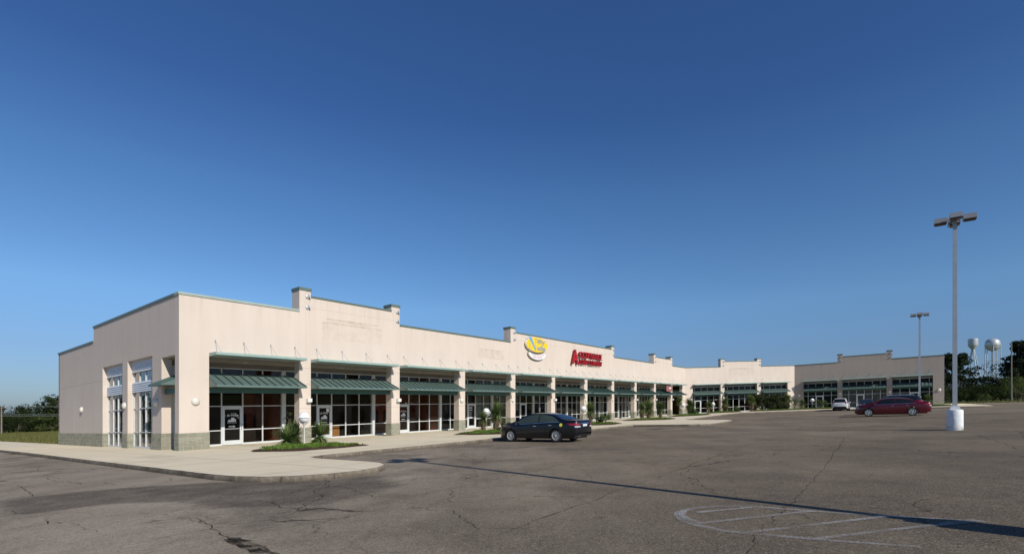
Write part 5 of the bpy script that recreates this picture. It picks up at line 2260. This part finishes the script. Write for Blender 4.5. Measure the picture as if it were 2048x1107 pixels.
LEFT += [(-210, 125, 9, 4.5, 'tree_dark'), (-300, 118, 9, 5, 'tree_mid'), (-400, 108, 9.5, 5, 'tree_dark'), (-520, 98, 9, 5, 'tree_dark'), (-680, 86, 9, 5, 'tree_mid'), (-900, 74, 9, 5, 'tree_dark'),
         (-1250, 60, 9, 5, 'tree_dark'), (-1800, 48, 9, 5, 'tree_mid'), (-250, 122, 7, 5, 'tree_dark'), (-350, 112, 7.5, 5, 'tree_dark'), (-460, 102, 7, 5, 'tree_mid'), (-600, 92, 8, 5, 'tree_dark'), (-780, 80, 8, 5, 'tree_dark'), (-1060, 67, 8, 5, 'tree_mid')]
tone = {'tree_dark': 'dark green', 'tree_mid': 'mid green', 'tree_pale': 'pale green', 'pine': 'dark'}
offs = {'tree_dark': 0, 'tree_mid': 1, 'tree_pale': 2}
for i, (px, Y, h, r, m) in enumerate(LEFT):
    X, Y = ray(px, Y)
    size = 'tall' if h > 8.2 else 'medium' if h > 6 else 'low'
    if px < -5:
        lab = '%s %s leafy tree of the wood left of the grey utility pole' % (size, tone[m])
    elif px > 118:
        lab = '%s %s leafy tree of the wood hidden behind the stucco side wall' % (size, tone[m])
    else:
        lab = '%s %s leafy tree of the wood, %d percent of the way from utility pole to building' % (size, tone[m], round(px / 1.17))
        lab = {10: 'dark leafy tree of the wood just right of the utility pole', 27: 'round topped dark tree right of the utility pole, rising above its neighbours', 44: 'mid green leafy tree below the first dip in the wood skyline',
               56: 'dark tree in the middle of the wood with a flat top', 72: 'broad dark tree rising in the middle of the wood', 86: 'mid green tree in the wood left of the one nearest the building',
               99: 'tall dark tree second from the stucco wall', 114: 'tallest dark tree of the wood, touching the building edge', 18: 'low mid green tree at the grass edge near the utility pole',
               64: 'low mid green tree at the middle of the grass edge', 104: 'low pale green tree at the grass edge by the building', 36: 'low dark bushy tree at the grass edge, left half', 84: 'low dark bushy tree at the grass edge, right half'}.get(px, lab)
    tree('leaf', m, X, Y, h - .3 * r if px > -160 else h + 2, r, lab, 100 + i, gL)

gR = 'trees beyond the parking lot on the right'
RGT = [(1893, 150, 14.0, 4.2, 'pine', 'dark pine rising beside the right end of the building'), (1921, 158, 14.6, 4.6, 'pine', 'open pine with layered branches just right of the near light pole'),
       (2036, 150, 17.0, 5.0, 'pine', 'tallest pine, at the right edge of the picture'), (2058, 155, 18.0, 5.5, 'pine', 'pine at the very right edge beyond the utility pole'), (2002, 160, 13.0, 5.5, 'tree_dark', 'dense dark tree in front of the round water tower legs'),
       (1905, 150, 9.5, 4.5, 'tree_dark', 'dark leafy tree directly behind the near light pole'), (1935, 156, 8.8, 5.0, 'tree_dark', 'dark leafy tree below the conical water tower'), (1962, 152, 9.2, 5.2, 'tree_dark', 'dark domed tree between the two water towers'),
       (1985, 158, 7.0, 4.6, 'tree_dark', 'dark tree under the round water tower'), (2022, 152, 9.5, 5, 'tree_dark', 'dark tree behind the right utility pole'), (2048, 148, 11, 5, 'tree_dark', 'dark tree under the tallest pine'),
       (1893, 138, 5.6, 3.6, 'tree_mid', 'mid green bushy tree at the right end of the building'), (1912, 142, 5.2, 3.8, 'tree_mid', 'mid green bushy tree right of the near light pole'), (1932, 138, 5.4, 3.8, 'tree_mid', 'mid green bushy tree under the conical water tower'),
       (1952, 142, 5.6, 3.8, 'tree_mid', 'mid green bushy tree left of the round water tower'), (1972, 138, 5.8, 4, 'tree_mid', 'mid green bushy tree below the round water tower'), (1990, 140, 5.6, 3.8, 'tree_mid', 'mid green bushy tree right of the round water tower'),
       (2010, 138, 5.8, 4, 'tree_mid', 'mid green bushy tree left of the right utility pole'), (2030, 130, 7.2, 3.6, 'tree_pale', 'pale yellow green tree at the foot of the right utility pole'), (2046, 126, 6.4, 3.6, 'tree_pale', 'pale yellow green tree at the right edge of the picture'),
       (2075, 132, 8, 4, 'tree_mid', 'mid green tree outside the right edge of the picture'), (2100, 140, 13, 5, 'tree_dark', 'dark tree outside the right edge of the picture'), (1966, 122, 2.6, 1.6, 'tree_pale', 'little pale tree standing out on the verge before the wood'),
       (1870, 165, 10, 5, 'tree_dark', 'dark tree hidden behind the right wing'), (1845, 170, 10, 5, 'tree_mid', 'mid green tree hidden behind the right wing')]
for i, (px, Y, h, r, m, lab) in enumerate(RGT):
    X, Y = ray(px, Y)
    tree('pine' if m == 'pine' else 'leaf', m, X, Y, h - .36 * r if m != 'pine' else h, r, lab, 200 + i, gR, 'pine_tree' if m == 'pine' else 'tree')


# undergrowth and tall grass
def tufts(name, label, pts, h, mat, seed):
    rng = np.random.default_rng(seed)
    V, F = [], []
    for X, Y in pts:
        z = ground(X, Y) - .03
        for k in range(3):
            a = rng.uniform(0, 6.28)
            hh = h * rng.uniform(.5, 1.3)
            w = h * .16
            bx, by = X + rng.normal(0, .15), Y + rng.normal(0, .15)
            b = len(V)
            V += [(bx - w * math.cos(a), by - w * math.sin(a), z), (bx + w * math.cos(a), by + w * math.sin(a), z), (bx + rng.normal(0, .2 * h), by + rng.normal(0, .2 * h), z + hh)]
            F.append((b, b + 1, b + 2))
    mb = MB()
    mb.add(V, F)
    o = build(name, mb, M[mat], fixn=False)
    tag(o, label, 'grass', None, 'stuff')


pts = []
while len(pts) < 9000:
    Y = random.uniform(40, 128)
    X = ray(random.uniform(-120, 150), Y)[0]
    t, n = tn(X, Y)
    if t < .3 or n > -23.6 and t > 0:
        continue
    if Y < 70 and random.random() < .35:
        continue
    pts.append((X, Y))
tufts('tall_grass', 'tall yellowish grass of the field behind the building end', pts, .42, 'tallgrass', 5)
pts = []
while len(pts) < 2600:
    n_, t_ = random.uniform(20, 70), random.uniform(124, 150)
    pts.append(site(t_, n_))
tufts('rough_grass', 'rough grass on the verge below the right hand trees', pts, .35, 'tallgrass', 6)


# ------------------------------------------------------------------ utility poles, water towers
def utility_pole(px, Y, h, label, arm=True):
    X, Y = ray(px, Y)
    root = thing('utility_pole', label, 'utility pole', gl(X, Y), 0, None)
    mb = MB()
    mb.tube((0, 0, -.3), (0, 0, h), .15, .10, 8)
    build('pole', mb, M['pole_wood'], root, smooth=True)
    if arm:
        mb = MB()
        mb.box(-.9, .9, -.06, .06, h - .35, h - .22)
        build('crossarm', mb, M['pole_wood'], root)
        for x in (-.8, 0, .8):
            mb = MB()
            mb.lathe([(.03, h - .22), (.05, h - .12), (.03, h - .05)], 8, (x, 0, 0))
            build('insulator', mb, M['white'], root)
    return root


up1 = utility_pole(3, 104, 5.9, 'thin grey utility pole standing in front of the wood on the left', True)
utility_pole(2023, 118, 13.6, 'tall bare utility pole among the trees on the right', False)
# the line carried by the left pole
mb = MB()
X, Y, z = up1.location
E = Vector((X + 60, Y + 34, ground(X + 60, Y + 34) + 5.2))
W_ = Vector((X - 60, Y - 34, ground(X - 60, Y - 34) + 5.2))
for dz, r in ((5.88, .022), (4.2, .022), (3.9, .018)):
    for end in (E, W_):
        A = Vector((X, Y, z + dz))
        B = Vector((end.x, end.y, end.z + dz - 5.9))
        pr = A
        for k in range(1, 13):
            u = k / 12
            q = A.lerp(B, u)
            q.z -= 1.2 * u * (1 - u)
            mb.tube(pr, q, r, r, 4, False)
            pr = q
o = build('power_line', mb, M['wire'], fixn=False)
tag(o, 'thin overhead wires running across the wood on the left', 'wire')


def water_tower_cone(px, Y):
    X, Y = ray(px, Y)
    root = thing('water_tower', 'slim silver water tower with flat topped drum and conical bottom on splayed legs', 'water tower', gl(X, Y), .5)
    root.scale = (.73, .73, .945)
    mb = MB()
    mb.lathe([(.3, 34.8), (1.0, 35.6), (3.6, 38.6), (3.75, 39.0), (3.75, 43.4), (3.6, 43.6), (.2, 44.2)], 32)
    build('tank', mb, M['silver'], root, smooth=True, angle=35)
    for k in range(4):
        a = math.pi / 4 + k * math.pi / 2
        mb = MB()
        mb.tube((.7 * math.cos(a), .7 * math.sin(a), 36.6), (9.6 * math.cos(a), 9.6 * math.sin(a), -1), .42, .46, 8)
        build('leg', mb, M['silver'], root, smooth=True)
    mb = MB()
    P = [(6.5 * math.cos(math.pi / 4 + k * math.pi / 2), 6.5 * math.sin(math.pi / 4 + k * math.pi / 2), 12.0) for k in range(4)]
    for k in range(4):
        mb.tube(P[k], P[(k + 1) % 4], .16, .16, 6)
    build('brace', mb, M['silver'], root)


def water_tower_round(px, Y):
    X, Y = ray(px, Y)
    root = thing('water_tower', 'broad silver water tower with rounded tank on upright legs and central pipe', 'water tower', gl(X, Y), .3)
    root.scale = (.73, .73, .97)
    mb = MB()
    prof = [(.9, 33.0)]
    for a in np.linspace(-75, 0, 8):
        prof.append((5.5 * math.cos(math.radians(a)), 37.6 + 4.2 * math.sin(math.radians(a))))
    prof.append((5.6, 38.2))
    for a in np.linspace(0, 86, 9):
        prof.append((5.5 * math.cos(math.radians(a)), 39.2 + 3.2 * math.sin(math.radians(a))))
    mb.lathe(prof, 36)
    build('tank', mb, M['silver'], root, smooth=True, angle=50)
    mb = MB()
    mb.lathe([(5.7, 37.3), (6.0, 37.3), (6.0, 37.6), (5.7, 37.6)], 36)
    build('balcony', mb, M['silver'], root)
    mb = MB()
    mb.tube((0, 0, -1), (0, 0, 34), .85, .85, 12)
    build('riser_pipe', mb, M['silver'], root, smooth=True)
    n = 5
    for k in range(n):
        a = 2 * math.pi * k / n
        mb = MB()
        mb.tube((5.5 * math.cos(a), 5.5 * math.sin(a), 37.8), (6.4 * math.cos(a), 6.4 * math.sin(a), -1), .36, .40, 8)
        build('leg', mb, M['silver'], root, smooth=True)
    mb = MB()
    for z in (14.5, 26.5):
        r = 6.4 - .9 * (z + 1) / 38.8
        for k in range(n):
            a, b = 2 * math.pi * k / n, 2 * math.pi * (k + 1) / n
            mb.tube((r * math.cos(a), r * math.sin(a), z), (r * math.cos(b), r * math.sin(b), z), .13, .13, 6)
    build('brace', mb, M['silver'], root)


water_tower_cone(1946, 352)
water_tower_round(1985, 352)

# ------------------------------------------------------------------ camera, light, sky
cam = bpy.data.cameras.new('camera')
cam.sensor_width = 36
cam.lens = 1022 / 2048 * 36
cam.shift_y = (822 - 553.5) / 2048
cam.clip_start = .1
cam.clip_end = 6000
co = bpy.data.objects.new('camera', cam)
co.location = (0, 0, 1.6)
co.rotation_euler = (math.pi / 2, 0, 0)
COL.objects.link(co)
sc.camera = co

AZ, EL = math.radians(141), math.radians(32)
sun = bpy.data.lights.new('sun', 'SUN')
sun.energy = 4.3
sun.angle = math.radians(.53)
sun.color = (1.0, .93, .82)
so = bpy.data.objects.new('sun', sun)
to_sun = Vector((math.sin(AZ) * math.cos(EL), math.cos(AZ) * math.cos(EL), math.sin(EL)))
so.rotation_euler = to_sun.to_track_quat('Z', 'Y').to_euler()
so.location = (20, -20, 40)
COL.objects.link(so)

wd = bpy.data.worlds.new('World')
sc.world = wd
wd.use_nodes = True
nt = wd.node_tree
bg = nt.nodes['Background']
sky = nt.nodes.new('ShaderNodeTexSky')
sky.sky_type = 'NISHITA'
sky.sun_disc = False
sky.sun_elevation = EL
sky.sun_rotation = AZ
sky.altitude = 100
sky.air_density = 1.0
sky.dust_density = .4
sky.ozone_density = 3.0
# haze and depth of the blue by height above the horizon
tc = nt.nodes.new('ShaderNodeTexCoord')
sx = nt.nodes.new('ShaderNodeSeparateXYZ')
nt.links.new(tc.outputs['Generated'], sx.inputs[0])
rp = nt.nodes.new('ShaderNodeValToRGB')
els = [(0, (.25, .33, .50)), (.1, (.35, .43, .58)), (.19, (.44, .585, .72)), (.37, (.35, .53, .70)), (.49, (.265, .425, .645)), (.62, (.265, .43, .655)), (1, (.28, .43, .63))]
cr = rp.color_ramp
cr.elements[0].position, cr.elements[0].color = els[0][0], els[0][1] + (1,)
cr.elements[1].position, cr.elements[1].color = els[-1][0], els[-1][1] + (1,)
for p_, c_ in els[1:-1]:
    e_ = cr.elements.new(p_)
    e_.color = c_ + (1,)
nt.links.new(sx.outputs[2], rp.inputs[0])
mx = nt.nodes.new('ShaderNodeMix')
mx.data_type = 'RGBA'
mx.blend_type = 'MULTIPLY'
mx.inputs['Factor'].default_value = 1
nt.links.new(sky.outputs[0], mx.inputs['A'])
nt.links.new(rp.outputs[0], mx.inputs['B'])
nt.links.new(mx.outputs['Result'], bg.inputs['Color'])
bg.inputs['Strength'].default_value = .15

sc.view_settings.view_transform = 'Standard'
sc.view_settings.look = 'None'
sc.view_settings.exposure = 0
sc.view_settings.gamma = 1
